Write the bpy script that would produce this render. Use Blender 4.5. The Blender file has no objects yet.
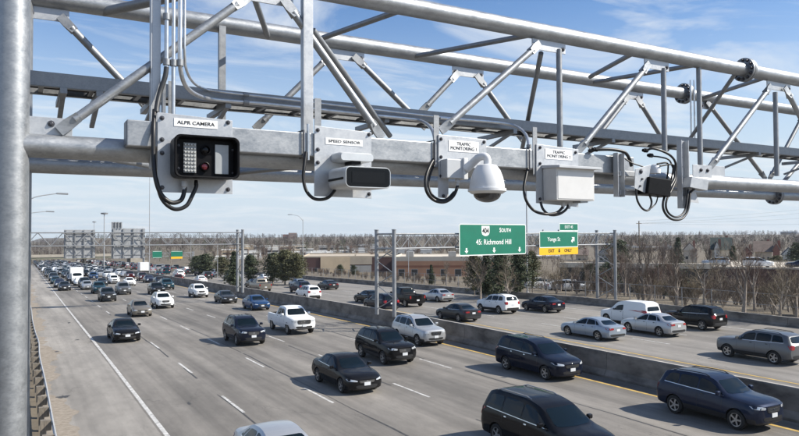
import bpy, bmesh, math, random
from mathutils import Vector, Matrix
from mathutils.bvhtree import BVHTree

# ------------------------------------------------------------------ camera
SC = bpy.context.scene
COL = SC.collection
F_PX, YAW, PITCH, ROLL = 678.8, 0.5159, 0.0267, -0.0051      # focal length for a 799 px wide frame, radians
EYE = Vector((0.0, 0.0, 6.9))
_R = Vector((math.cos(YAW), -math.sin(YAW), 0))
_F0 = Vector((math.sin(YAW), math.cos(YAW), 0))
_Z = Vector((0, 0, 1))
_F = _F0*math.cos(PITCH) + _Z*math.sin(PITCH)
_U = _Z*math.cos(PITCH) - _F0*math.sin(PITCH)
_cr, _sr = math.cos(ROLL), math.sin(ROLL)
CAM_X = _R*_cr + _U*_sr
CAM_Y = _U*_cr - _R*_sr
cam_d = bpy.data.cameras.new('camera')
cam = bpy.data.objects.new('camera', cam_d)
COL.objects.link(cam)
cam_d.sensor_width = 36.0
cam_d.lens = F_PX/799.0*36.0
cam_d.clip_start = 0.05
cam_d.clip_end = 8000
_m = Matrix((CAM_X, CAM_Y, -_F)).transposed().to_4x4()
_m.translation = EYE
cam.matrix_world = _m
SC.camera = cam

# ------------------------------------------------------------------ sky, sun, exposure
SUN_EL, SUN_AZ = math.radians(39), math.radians(124)          # azimuth clockwise from +Y: behind and right of the camera
W = bpy.data.worlds.new('World'); SC.world = W; W.use_nodes = True
nt = W.node_tree; nt.nodes.clear()
def nd(t, **kw):
    n = nt.nodes.new(t)
    for k, v in kw.items(): setattr(n, k, v)
    return n
out = nd('ShaderNodeOutputWorld'); bg = nd('ShaderNodeBackground')
sky = nd('ShaderNodeTexSky', sky_type='NISHITA', sun_disc=False, sun_elevation=SUN_EL, sun_rotation=SUN_AZ,
         altitude=200, air_density=1.0, dust_density=0.6, ozone_density=1.6)
tc = nd('ShaderNodeTexCoord'); sep = nd('ShaderNodeSeparateXYZ')
nt.links.new(tc.outputs['Generated'], sep.inputs[0])
zp = nd('ShaderNodeMath', operation='ADD'); zp.inputs[1].default_value = 0.10; nt.links.new(sep.outputs['Z'], zp.inputs[0])
zm = nd('ShaderNodeMath', operation='MAXIMUM'); zm.inputs[1].default_value = 0.06; nt.links.new(zp.outputs[0], zm.inputs[0])
du = nd('ShaderNodeMath', operation='DIVIDE'); dv = nd('ShaderNodeMath', operation='DIVIDE')
nt.links.new(sep.outputs['X'], du.inputs[0]); nt.links.new(zm.outputs[0], du.inputs[1])
nt.links.new(sep.outputs['Y'], dv.inputs[0]); nt.links.new(zm.outputs[0], dv.inputs[1])
cmb = nd('ShaderNodeCombineXYZ'); nt.links.new(du.outputs[0], cmb.inputs[0]); nt.links.new(dv.outputs[0], cmb.inputs[1])
mp = nd('ShaderNodeMapping'); mp.inputs['Rotation'].default_value = (0, 0, 0.9); mp.inputs['Scale'].default_value = (0.75, 1.35, 1)
mp.inputs['Location'].default_value = (0.7, 0.35, 0)
nt.links.new(cmb.outputs[0], mp.inputs[0])
n1 = nd('ShaderNodeTexNoise'); n1.inputs['Scale'].default_value = 1.35; n1.inputs['Detail'].default_value = 12
n1.inputs['Roughness'].default_value = 0.58; n1.inputs['Distortion'].default_value = 0.9
nt.links.new(mp.outputs[0], n1.inputs['Vector'])
rp = nd('ShaderNodeValToRGB'); rp.color_ramp.elements[0].position = 0.47; rp.color_ramp.elements[1].position = 0.70
nt.links.new(n1.outputs['Fac'], rp.inputs[0])
cf = nd('ShaderNodeMath', operation='MULTIPLY'); cf.inputs[1].default_value = 0.85; nt.links.new(rp.outputs[0], cf.inputs[0])
hz = nd('ShaderNodeMapRange', interpolation_type='SMOOTHERSTEP'); hz.inputs['From Min'].default_value = -0.02; hz.inputs['From Max'].default_value = 0.40
hz.inputs['To Min'].default_value = 1.0; hz.inputs['To Max'].default_value = 0.0
nt.links.new(sep.outputs['Z'], hz.inputs['Value'])
tint = nd('ShaderNodeMixRGB', blend_type='MULTIPLY'); tint.inputs[0].default_value = 1; tint.inputs[2].default_value = (1.10, 1.50, 1.92, 1); nt.links.new(sky.outputs[0], tint.inputs[1])
hmx = nd('ShaderNodeMixRGB'); hmx.inputs[2].default_value = (8.4, 9.8, 11.0, 1)
nt.links.new(hz.outputs[0], hmx.inputs[0]); nt.links.new(tint.outputs[0], hmx.inputs[1])
mx = nd('ShaderNodeMixRGB'); mx.inputs[2].default_value = (10.6, 11.2, 11.8, 1)
nt.links.new(cf.outputs[0], mx.inputs[0]); nt.links.new(hmx.outputs[0], mx.inputs[1])
nt.links.new(mx.outputs[0], bg.inputs['Color']); bg.inputs['Strength'].default_value = 0.056
nt.links.new(bg.outputs[0], out.inputs['Surface'])
sun_d = bpy.data.lights.new('sun', 'SUN'); sun_d.energy = 5.0; sun_d.angle = math.radians(0.53); sun_d.color = (1.0, 0.935, 0.83)
sun = bpy.data.objects.new('sun', sun_d); COL.objects.link(sun)
SUN_DIR = Vector((math.sin(SUN_AZ)*math.cos(SUN_EL), math.cos(SUN_AZ)*math.cos(SUN_EL), math.sin(SUN_EL)))
sun.rotation_euler = SUN_DIR.to_track_quat('Z', 'Y').to_euler(); sun.location = (30, -30, 60)
SC.view_settings.view_transform = 'Standard'; SC.view_settings.look = 'None'
SC.view_settings.exposure = 0.53; SC.view_settings.gamma = 1; SC.view_settings.use_curve_mapping = False
SC.cycles.max_bounces = 6; SC.cycles.volume_bounces = 0

# ------------------------------------------------------------------ where a sight line meets a plane
def ray(px, py):
    x, y = px-399.5, py-218.0
    return (_F*F_PX + CAM_X*x - CAM_Y*y)
def at(px, py, Y):                                            # on the vertical plane y = Y (across the road)
    d = ray(px, py); return EYE + d*(Y/d.y)
def at_z(px, py, z):
    d = ray(px, py); return EYE + d*((z-EYE.z)/d.z)
def at_d(px, py, dist):                                       # at a horizontal distance
    d = ray(px, py); return EYE + d*(dist/math.hypot(d.x, d.y))

# road profile: level near the camera, then a gentle downgrade and a drift to the right
def rz(y):
    t = max(0.0, y-40.0); s = t*t/(t+12.0)
    return -0.0215*s
def rx(y):
    t = max(0.0, y-40.0); return 0.013*t*t/(t+30.0)
def road_hit(px, py, h=0.0):
    d = ray(px, py); lo = None; t = 0.0
    step = 0.25/abs(d.y)
    for i in range(6000):
        t += step
        p = EYE + d*t
        if p.z <= rz(p.y)+h: return p
    return p

# ------------------------------------------------------------------ materials
MATS = {}
def mat(name, col, rough=0.6, metal=0.0, var=0.0, scale=8.0, bump=0.0, col2=None, detail=5.0, stretch=None, coat=0.0, spec=None, emit=None, bscale=None):
    if name in MATS: return MATS[name]
    m = bpy.data.materials.new(name); m.use_nodes = True
    t = m.node_tree; b = t.nodes['Principled BSDF']
    b.inputs['Base Color'].default_value = (*col, 1); b.inputs['Roughness'].default_value = rough; b.inputs['Metallic'].default_value = metal
    if coat: b.inputs['Coat Weight'].default_value = coat; b.inputs['Coat Roughness'].default_value = 0.06
    if spec is not None: b.inputs['Specular IOR Level'].default_value = spec
    if var or col2 or bump:
        c = t.nodes.new('ShaderNodeTexCoord'); mpn = t.nodes.new('ShaderNodeMapping'); t.links.new(c.outputs['Object'], mpn.inputs[0])
        if stretch: mpn.inputs['Scale'].default_value = stretch
        n = t.nodes.new('ShaderNodeTexNoise'); n.inputs['Scale'].default_value = scale; n.inputs['Detail'].default_value = detail; n.inputs['Roughness'].default_value = 0.62
        t.links.new(mpn.outputs[0], n.inputs['Vector'])
        if var or col2:
            r = t.nodes.new('ShaderNodeValToRGB')
            a = tuple(max(0, x*(1-var)) for x in col); z = col2 if col2 else tuple(min(1, x*(1+var)) for x in col)
            r.color_ramp.elements[0].position = 0.33; r.color_ramp.elements[1].position = 0.67
            r.color_ramp.elements[0].color = (*a, 1); r.color_ramp.elements[1].color = (*z, 1)
            t.links.new(n.outputs['Fac'], r.inputs[0]); t.links.new(r.outputs[0], b.inputs['Base Color'])
        if bump:
            bn = t.nodes.new('ShaderNodeBump'); bn.inputs['Strength'].default_value = bump; bn.inputs['Distance'].default_value = 0.01
            n2 = t.nodes.new('ShaderNodeTexNoise'); n2.inputs['Scale'].default_value = bscale or scale*3; n2.inputs['Detail'].default_value = 4
            t.links.new(mpn.outputs[0], n2.inputs['Vector'])
            t.links.new(n2.outputs['Fac'], bn.inputs['Height']); t.links.new(bn.outputs[0], b.inputs['Normal'])
    MATS[name] = m
    return m

def galv(name, lo, hi, rough=0.42, metal=0.75, streak=(1, 1, 1)):
    """hot-dip galvanised steel: crystal spangle, cloudy zinc, a few dull stains"""
    m = bpy.data.materials.new(name); m.use_nodes = True; t = m.node_tree; b = t.nodes['Principled BSDF']
    c = t.nodes.new('ShaderNodeTexCoord'); mp_ = t.nodes.new('ShaderNodeMapping'); mp_.inputs['Scale'].default_value = streak
    t.links.new(c.outputs['Object'], mp_.inputs[0])
    v = t.nodes.new('ShaderNodeTexVoronoi'); v.inputs['Scale'].default_value = 130; v.inputs['Randomness'].default_value = 1
    n = t.nodes.new('ShaderNodeTexNoise'); n.inputs['Scale'].default_value = 13; n.inputs['Detail'].default_value = 8; n.inputs['Roughness'].default_value = 0.7
    t.links.new(mp_.outputs[0], v.inputs['Vector']); t.links.new(mp_.outputs[0], n.inputs['Vector'])
    sv = t.nodes.new('ShaderNodeSeparateColor'); t.links.new(v.outputs['Color'], sv.inputs[0])
    mxn = t.nodes.new('ShaderNodeMath'); mxn.operation = 'MULTIPLY_ADD'; mxn.inputs[1].default_value = 0.15
    t.links.new(sv.outputs[0], mxn.inputs[0]); t.links.new(n.outputs['Fac'], mxn.inputs[2])
    r = t.nodes.new('ShaderNodeValToRGB'); r.color_ramp.elements[0].position = 0.24; r.color_ramp.elements[1].position = 0.92
    r.color_ramp.elements[0].color = (*lo, 1); r.color_ramp.elements[1].color = (*hi, 1)
    t.links.new(mxn.outputs[0], r.inputs[0]); t.links.new(r.outputs[0], b.inputs['Base Color'])
    rr = t.nodes.new('ShaderNodeMapRange'); rr.inputs['From Min'].default_value = 0.3; rr.inputs['From Max'].default_value = 0.9
    rr.inputs['To Min'].default_value = rough-0.06; rr.inputs['To Max'].default_value = rough+0.16
    t.links.new(mxn.outputs[0], rr.inputs['Value']); t.links.new(rr.outputs[0], b.inputs['Roughness'])
    b.inputs['Metallic'].default_value = metal
    MATS[name] = m
    return m
STEEL = galv('galvanised_steel', (0.235, 0.25, 0.265), (0.47, 0.485, 0.50), streak=(.6, 1, 1))
STEEL2 = galv('dull_galvanised_steel', (0.19, 0.20, 0.215), (0.37, 0.385, 0.40), rough=0.5)
ALU = galv('brushed_aluminium_plate', (0.40, 0.415, 0.435), (0.56, 0.575, 0.59), rough=0.40, metal=0.55)
CONDUIT = mat('zinc_conduit', (0.60, 0.61, 0.62), 0.33, 0.85, var=0.12, scale=20)
BOLT = mat('bolt_steel', (0.10, 0.10, 0.11), 0.45, 0.8)
RUBBER = mat('black_cable_rubber', (0.012, 0.012, 0.013), 0.42, 0, var=0.3, scale=30)
BLACKP = mat('black_plastic', (0.007, 0.007, 0.008), 0.42, 0, var=0.3, scale=25, spec=.12)
WHITEP = mat('white_housing', (0.68, 0.69, 0.70), 0.35, 0, var=0.05, scale=9)
GREYP = mat('grey_housing', (0.50, 0.52, 0.54), 0.4, 0, var=0.06, scale=9)
LABELM = mat('white_label', (0.86, 0.86, 0.85), 0.45)
INK = mat('black_lettering', (0.012, 0.012, 0.012), 0.5)
LENS = mat('dark_lens_glass', (0.003, 0.003, 0.004), 0.08, 0, spec=.3)
REDG = mat('red_lens_glass', (0.09, 0.006, 0.012), 0.12, 0, coat=0.5)
SMOKE = mat('smoked_glass', (0.025, 0.027, 0.03), 0.12, 0, coat=0.4)
PANEL = mat('frosted_panel', (0.34, 0.36, 0.37), 0.3, 0, var=0.08, scale=14)
LED = mat('led_lens', (0.46, 0.47, 0.46), 0.15, 0.1)

# ------------------------------------------------------------------ mesh helpers
class MB:
    def __init__(s): s.v = []; s.f = []; s.mi = []; s.cur = 0
    def quad(s, *p):
        i = len(s.v); s.v += [Vector(q) for q in p]; s.f.append(tuple(range(i, i+len(p)))); s.mi.append(s.cur)
    def face(s, idx): s.f.append(tuple(idx)); s.mi.append(s.cur)
    def box(s, a, b):
        x0, y0, z0 = a; x1, y1, z1 = b
        i = len(s.v)
        s.v += [Vector(q) for q in ((x0,y0,z0),(x1,y0,z0),(x1,y1,z0),(x0,y1,z0),(x0,y0,z1),(x1,y0,z1),(x1,y1,z1),(x0,y1,z1))]
        for q in ((0,3,2,1),(4,5,6,7),(0,1,5,4),(1,2,6,5),(2,3,7,6),(3,0,4,7)): s.face([i+k for k in q])
    def beam(s, p, q, w, h, up=(0, 0, 1)):
        p, q = Vector(p), Vector(q); d = (q-p).normalized(); u = Vector(up)
        if abs(d.dot(u)) > 0.98: u = Vector((0, 1, 0))
        r = d.cross(u).normalized(); u = r.cross(d)
        i = len(s.v)
        for c in (p, q):
            for a, b in ((-1,-1),(1,-1),(1,1),(-1,1)): s.v.append(c + r*a*w/2 + u*b*h/2)
        for k in range(4): s.face([i+k, i+(k+1) % 4, i+4+(k+1) % 4, i+4+k])
        s.face([i+3, i+2, i+1, i]); s.face([i+4, i+5, i+6, i+7])
    def tube(s, pts, r, n=12, caps=True, r1=None):
        pts = [Vector(p) for p in pts]; m = len(pts)
        rs = r if isinstance(r, (list, tuple)) else [r + ((r1 if r1 is not None else r)-r)*k/(m-1) for k in range(m)]
        i0 = len(s.v); prev = None
        for k, p in enumerate(pts):
            d = (pts[min(k+1, m-1)] - pts[max(k-1, 0)]).normalized()
            if prev is None:
                u = Vector((0, 0, 1)) if abs(d.z) < 0.9 else Vector((0, 1, 0))
                u = (u - d*u.dot(d)).normalized()
            else:
                u = (prev - d*prev.dot(d)); u = u.normalized() if u.length > 1e-6 else d.orthogonal().normalized()
            prev = u; w = d.cross(u)
            for a in range(n):
                th = 2*math.pi*a/n; s.v.append(p + (u*math.cos(th) + w*math.sin(th))*rs[k])
        for k in range(m-1):
            for a in range(n):
                b = (a+1) % n; s.face([i0+k*n+a, i0+k*n+b, i0+(k+1)*n+b, i0+(k+1)*n+a])
        if caps: s.face([i0+a for a in reversed(range(n))]); s.face([i0+(m-1)*n+a for a in range(n)])
    def lathe(s, prof, o, axis, n=24, caps=True):            # prof: (along, radius)
        o = Vector(o); d = Vector(axis).normalized(); u = d.orthogonal().normalized(); w = d.cross(u); i0 = len(s.v)
        for a_, r_ in prof:
            for k in range(n):
                th = 2*math.pi*k/n; s.v.append(o + d*a_ + (u*math.cos(th) + w*math.sin(th))*max(r_, 1e-4))
        for j in range(len(prof)-1):
            for k in range(n):
                b = (k+1) % n; s.face([i0+j*n+k, i0+j*n+b, i0+(j+1)*n+b, i0+(j+1)*n+k])
        if caps: s.face([i0+k for k in reversed(range(n))]); s.face([i0+(len(prof)-1)*n+k for k in range(n)])
    def prism(s, pts, d):                                     # closed outline pushed along d
        n = len(pts); i = len(s.v); d = Vector(d)
        s.v += [Vector(p) for p in pts] + [Vector(p)+d for p in pts]
        s.face([i+k for k in range(n)]); s.face([i+n+k for k in reversed(range(n))])
        for k in range(n): s.face([i+(k+1) % n, i+k, i+n+k, i+n+(k+1) % n])
    def build(s, name, mats, parent=None, smooth=False, bevel=0.0, local=False):
        if not isinstance(mats, (list, tuple)): mats = [mats]
        off = Vector((0, 0, 0))
        o_parent = parent
        if parent is not None and not local:
            q = parent
            while q is not None: off += Vector(q.location); q = q.parent
        me = bpy.data.meshes.new(name)
        me.from_pydata([tuple(v-off) for v in s.v], [], [tuple(f) for f in s.f])
        for m in mats: me.materials.append(m)
        if len(mats) > 1: me.polygons.foreach_set('material_index', s.mi)
        bm = bmesh.new(); bm.from_mesh(me); bmesh.ops.recalc_face_normals(bm, faces=bm.faces[:])
        if bevel:
            bmesh.ops.remove_doubles(bm, verts=bm.verts[:], dist=1e-5)
            es = [e for e in bm.edges if len(e.link_faces) == 2 and e.calc_face_angle() > 0.6]
            bmesh.ops.bevel(bm, geom=es, offset=bevel, segments=2, affect='EDGES', profile=0.6)
        bm.to_mesh(me); bm.free()
        if smooth:
            me.polygons.foreach_set('use_smooth', [True]*len(me.polygons))
            me.set_sharp_from_angle(angle=math.radians(35))
        o = bpy.data.objects.new(name, me); COL.objects.link(o)
        if parent is not None: o.parent = parent
        return o

def rrect(w, h, r, n=5):                                      # rounded rectangle outline
    pts = []
    for cx, cy, a0 in ((w/2-r, h/2-r, 0), (-w/2+r, h/2-r, 90), (-w/2+r, -h/2+r, 180), (w/2-r, -h/2+r, 270)):
        for k in range(n+1):
            a = math.radians(a0+90*k/n); pts.append((cx+r*math.cos(a), cy+r*math.sin(a)))
    return pts
def tag(o, label, cat, group=None, kind=None):
    if label: o['label'] = label
    if cat: o['category'] = cat
    if group: o['group'] = group
    if kind: o['kind'] = kind
    return o
def thing(name, loc, label, cat, group=None):
    o = bpy.data.objects.new(name, None); COL.objects.link(o); o.location = loc; o.empty_display_size = 0.2
    return tag(o, label, cat, group)
def struct(name, mb, m, smooth=False):
    o = mb.build(name, m, None, smooth); o['kind'] = 'structure'; return o
def stuff(name, mb, m):
    o = mb.build(name, m); o['kind'] = 'stuff'; return o
def copy_tree(o, parent=None):
    c = o.copy(); COL.objects.link(c)
    if parent is not None: c.parent = parent
    for ch in o.children: copy_tree(ch, c)
    return c
def spline(pts, n=8):                                         # Catmull-Rom through the points
    P = [Vector(p) for p in pts]; P = [P[0]*2-P[1]] + P + [P[-1]*2-P[-2]]; o = []
    for i in range(1, len(P)-2):
        for k in range(n):
            t = k/n; a, b, c, d = P[i-1:i+3]
            o.append(0.5*((2*b)+(c-a)*t+(2*a-5*b+4*c-d)*t*t+(3*b-a-3*c+d)*t**3))
    o.append(P[-2]); return o
def text(s, size, loc, m, parent, name='lettering', squeeze=1.0, bold=0.0, rot=(math.pi/2, 0, 0), align='CENTER', spacing=1.0):
    c = bpy.data.curves.new(name, 'FONT'); c.body = s; c.size = size; c.align_x = align; c.align_y = 'CENTER'; c.extrude = 0.001*size/0.05 if size < 0.2 else 0.006
    c.offset = bold*size; c.space_character = spacing; c.resolution_u = 3; c.space_line = 0.95
    t = bpy.data.objects.new(name, c); COL.objects.link(t)
    bpy.context.view_layer.update()
    me = bpy.data.meshes.new_from_object(t.evaluated_get(bpy.context.evaluated_depsgraph_get()))
    bpy.data.objects.remove(t); me.name = name
    me.materials.clear(); me.materials.append(m)
    M = Matrix.Translation(Vector(loc)) @ Matrix.Rotation(rot[2], 4, 'Z') @ Matrix.Rotation(rot[0], 4, 'X') @ Matrix.Diagonal((squeeze, 1, 1, 1))
    off = Vector((0, 0, 0)); q = parent
    while q is not None: off += Vector(q.location); q = q.parent
    me.transform(Matrix.Translation(-off) @ M)
    o = bpy.data.objects.new(name, me); COL.objects.link(o); o.parent = parent
    return o
# ------------------------------------------------------------------ ground, road
random.seed(4)
YS = [-60, -40, -20, -10, 0] + list(range(5, 130, 5)) + list(range(130, 300, 10)) + list(range(300, 641, 20))
def sheet(x0, x1, lift, ys=YS):
    """a strip of ground between two lines that follow the road; x0/x1 measured where the road is straight"""
    b = MB()
    for a, c in zip(ys[:-1], ys[1:]):
        b.quad((x0+rx(a), a, rz(a)+lift), (x1+rx(a), a, rz(a)+lift), (x1+rx(c), c, rz(c)+lift), (x0+rx(c), c, rz(c)+lift))
    return b
def asphalt(name, base, streakx, dark=0.75):
    """worn asphalt: aggregate grain, patches, wheel-path streaks along the road, hairline cracks"""
    m = bpy.data.materials.new(name); m.use_nodes = True; t = m.node_tree; b = t.nodes['Principled BSDF']
    L = t.links.new
    c = t.nodes.new('ShaderNodeTexCoord')
    def noise(scale, st, det=6, ro=0.6):
        mp_ = t.nodes.new('ShaderNodeMapping'); mp_.inputs['Scale'].default_value = st; L(c.outputs['Object'], mp_.inputs[0])
        n = t.nodes.new('ShaderNodeTexNoise'); n.inputs['Scale'].default_value = scale; n.inputs['Detail'].default_value = det; n.inputs['Roughness'].default_value = ro
        L(mp_.outputs[0], n.inputs['Vector']); return n
    streak = noise(1.0, (streakx, 0.02, 1), 5); patch = noise(0.16, (1, 0.35, 1), 7); mid = noise(1.7, (1, 0.4, 1), 6, 0.7); grain = noise(38, (1, 1, 1), 3, 0.8)
    def ramp(n, p0, p1, a, z):
        r = t.nodes.new('ShaderNodeValToRGB'); r.color_ramp.elements[0].position = p0; r.color_ramp.elements[1].position = p1
        r.color_ramp.elements[0].color = (a, a, a, 1); r.color_ramp.elements[1].color = (z, z, z, 1); L(n.outputs[0], r.inputs[0]); return r
    def mul(a, bb, f=1.0):
        k = t.nodes.new('ShaderNodeMixRGB'); k.blend_type = 'MULTIPLY'; k.inputs[0].default_value = f; L(a, k.inputs[1]); L(bb, k.inputs[2]); return k.outputs[0]
    rgb = t.nodes.new('ShaderNodeRGB'); rgb.outputs[0].default_value = (*base, 1)
    o = mul(rgb.outputs[0], ramp(streak, 0.35, 0.62, dark, 1.08).outputs[0])
    o = mul(o, ramp(patch, 0.35, 0.66, 0.74, 1.14).outputs[0])
    o = mul(o, ramp(grain, 0.30, 0.70, 0.74, 1.24).outputs[0])
    o = mul(o, ramp(mid, 0.30, 0.70, 0.84, 1.13).outputs[0])
    # cracks: edges of stretched voronoi cells broken up by noise
    mp2 = t.nodes.new('ShaderNodeMapping'); mp2.inputs['Scale'].default_value = (0.42, 0.13, 1); L(c.outputs['Object'], mp2.inputs[0])
    wob = noise(0.9, (1, 1, 1), 5); add = t.nodes.new('ShaderNodeVectorMath'); add.operation = 'MULTIPLY_ADD'; add.inputs[1].default_value = (0.5, 0.5, 0)
    L(wob.outputs['Color'], add.inputs[0]); L(mp2.outputs[0], add.inputs[2])
    v = t.nodes.new('ShaderNodeTexVoronoi'); v.feature = 'DISTANCE_TO_EDGE'; v.inputs['Scale'].default_value = 1.0; L(add.outputs[0], v.inputs['Vector'])
    cr = ramp(v, 0.001, 0.008, 0.62, 1.0); br = ramp(noise(0.35, (1, 0.5, 1), 3), 0.44, 0.56, 0.0, 0.75)
    k = t.nodes.new('ShaderNodeMixRGB'); k.blend_type = 'MULTIPLY'; L(br.outputs[0], k.inputs[0]); L(o, k.inputs[1]); L(cr.outputs[0], k.inputs[2])
    L(k.outputs[0], b.inputs['Base Color'])
    b.inputs['Roughness'].default_value = 0.82
    bn = t.nodes.new('ShaderNodeBump'); bn.inputs['Strength'].default_value = 0.25; bn.inputs['Distance'].default_value = 0.01; L(grain.outputs[0], bn.inputs['Height']); L(bn.outputs[0], b.inputs['Normal'])
    return m
ASPH = asphalt('worn_asphalt', (0.222, 0.204, 0.180), 0.9, 0.62)
ASPH2 = asphalt('pale_worn_asphalt', (0.232, 0.215, 0.192), 0.7)
SHOULD = asphalt('dusty_concrete_shoulder', (0.305, 0.283, 0.252), 0.9, 0.72)
EDGE_L, L1, L2, L3, L4, YEL = 4.68, 7.9, 11.55, 15.5, 19.85, 23.9
RL0, RL1, RL2, RL3 = 31.4, 36.0, 40.2, 45.0
BAR0, BAR1, FBAR = 25.0, 25.62, 50.2

def terr(x, y):
    """height of the land: the road bench, a bank beyond each verge, then a plain that rises to a far ridge"""
    def ss(a, b, t):
        t = min(1, max(0, (t-a)/(b-a))); return t*t*(3-2*t)
    yy = max(-60, min(y, 640))
    z = rz(yy)
    z += (rz(430)*-0.75 - 0) * ss(455, 900, y)                 # the road climbs again beyond the overpass
    xr = x - rx(yy)
    plain = -2.2 - 0.9*ss(60, 160, y)
    plain += 7.5*ss(500, 1700, math.hypot(x, y)) + 1.0*ss(900, 1500, math.hypot(x, y))*math.sin(x*0.004+1.2)*2
    b = ss(56, 86, xr) if y < 260 else ss(54, 100, xr)
    z1 = z + 0.35*ss(50.8, 53, xr)*(1-ss(60, 80, xr))
    zz = z1*(1-b) + plain*b
    a = 1 - ss(-9, 0.2, xr)
    zz = zz*(1-a) + (min(z, 0)-2.4 if y < 300 else plain)*a
    return zz - 0.10
tb = MB()
xs = [-2500, -1500, -900, -500, -300, -180, -110, -70, -45, -30, -20, -14, -9, -6, -4, -2, -0.5, 0.2, 1.2, 4, 10, 18, 25, 32, 40, 47, 50.2, 50.9, 52, 53.5, 56, 60, 65, 72, 80, 90, 105, 130, 160, 200, 260, 340, 450, 600, 800, 1100, 1500, 2200, 3200]
ysT = [-900, -500, -250, -120] + YS + [680, 740, 820, 900, 1000, 1150, 1350, 1600, 2000, 2600, 3400]
nx = len(xs)
for y in ysT:
    for x in xs:
        X = x + rx(max(-60, min(y, 640))); tb.v.append(Vector((X, y, terr(X, y))))
for j in range(len(ysT)-1):
    for i in range(nx-1): tb.face((j*nx+i, j*nx+i+1, (j+1)*nx+i+1, (j+1)*nx+i))
GROUND = mat('dead_grass_ground', (0.075, 0.060, 0.042), 0.95, 0, scale=0.30, col2=(0.185, 0.152, 0.104), bump=0.6, bscale=6, detail=9)
struct('ground', tb, GROUND, True)
RY = [y for y in YS if -60 <= y <= 640]
struct('road_shoulder', sheet(1.0, EDGE_L-0.15, 0.0), SHOULD)
struct('oncoming_road', sheet(EDGE_L-0.15, BAR0-0.1, 0.004), ASPH)
struct('departing_road', sheet(BAR1+0.1, FBAR-0.05, 0.0), ASPH2)
PAINT_W = mat('worn_white_road_paint', (0.26, 0.25, 0.235), 0.7, 0, scale=4.5, col2=(0.68, 0.67, 0.64), detail=9)
PAINT_Y = mat('worn_yellow_road_paint', (0.36, 0.24, 0.07), 0.7, 0, scale=3.5, col2=(0.62, 0.42, 0.12), detail=9)
mk = sheet(EDGE_L-0.08, EDGE_L+0.08, 0.008)
def dash(b, x, y, ln=3.2, w=0.12):
    ys = [y, y+ln/2, y+ln]
    for a, c in zip(ys[:-1], ys[1:]):
        b.quad((x-w/2+rx(a), a, rz(a)+0.009), (x+w/2+rx(a), a, rz(a)+0.009), (x+w/2+rx(c), c, rz(c)+0.009), (x-w/2+rx(c), c, rz(c)+0.009))
DASH0 = {L1: 26.4, L2: 26.0, L3: 33.8, L4: 20.6}
for x, y0 in DASH0.items():
    y = y0 - 36
    while y < 430: dash(mk, x, y); y += 9.0
for x, y0 in ((RL1, 20.0), (RL2, 22.0)):
    y = y0 - 27
    while y < 430: dash(mk, x, y, 3.0, 0.13); y += 9.0
b2 = sheet(RL3+1.2, RL3+1.36, 0.008); mk.f += [tuple(i+len(mk.v) for i in f) for f in b2.f]; mk.mi += b2.mi; mk.v += b2.v
struct('white_lane_markings', mk, PAINT_W)
my = sheet(YEL-0.09, YEL+0.09, 0.008)
b2 = sheet(RL0-0.08, RL0+0.08, 0.008); my.f += [tuple(i+len(my.v) for i in f) for f in b2.f]; my.mi += b2.mi; my.v += b2.v
struct('yellow_edge_lines', my, PAINT_Y)
# tar sealed joints between lanes
tar = MB()
for x in (L1-0.10, L2+0.28, L3-0.32, L4+0.25):
    y = 2.0
    while y < 120:
        n = y+random.uniform(2.0, 4.0)
        if random.random() < 0.72:
            w0, w1 = random.uniform(0.015, 0.055), random.uniform(0.015, 0.055)
            d0, d1 = 0.035*math.sin(y*0.7+x), 0.035*math.sin(n*0.7+x)
            tar.quad((x+d0-w0+rx(y), y, rz(y)+0.0065), (x+d0+w0+rx(y), y, rz(y)+0.0065), (x+d1+w1+rx(n), n, rz(n)+0.0065), (x+d1-w1+rx(n), n, rz(n)+0.0065))
        y = n
def blot(b, cx, cy, rx_, ry_, n=22, lift=0.0075):
    i = len(b.v)
    ph = [random.uniform(0, 6.28) for _ in range(3)]
    for k in range(n):
        a = 2*math.pi*k/n; r = 1+0.3*math.sin(2*a+ph[0])+0.22*math.sin(5*a+ph[1])+0.15*math.sin(9*a+ph[2])
        b.v.append(Vector((cx+rx_*r*math.cos(a), cy+ry_*r*math.sin(a), rz(cy)+lift)))
    b.face(range(i, i+n))
for px, py, a, c in ((63, 398, .34, .30), (57, 352, .26, .22), (69, 323, .20, .35), (77, 340, .3, .14), (189, 404, .09, .3)):
    p = road_hit(px, py); blot(tar, p.x, p.y, a*0.6, c)
TAR = mat('tar_sealant', (0.055, 0.052, 0.048), 0.6, 0, var=0.3, scale=5)
struct('tar_seams_and_oil_stains', tar, TAR)
gv = MB(); y = 2.0; wa = .5; ph = 0
def gvw(y): return .62+.30*math.sin(y*.31)+.22*math.sin(y*.83+1)+.14*math.sin(y*2.3+2)+.08*math.sin(y*5.1)
while y < 150:
    n = y+(.35 if y < 60 else 1.2)
    gv.quad((1.05+rx(y), y, rz(y)+.0055), (1.3+gvw(y)+rx(y), y, rz(y)+.0055), (1.3+gvw(n)+rx(n), n, rz(n)+.0055), (1.05+rx(n), n, rz(n)+.0055)); y = n
struct('gravel_verge', gv, mat('gravel_and_dirt', (0.20, 0.165, 0.125), .95, 0, scale=5, col2=(0.315, 0.275, 0.225), bump=.6, bscale=40, detail=9))
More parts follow.
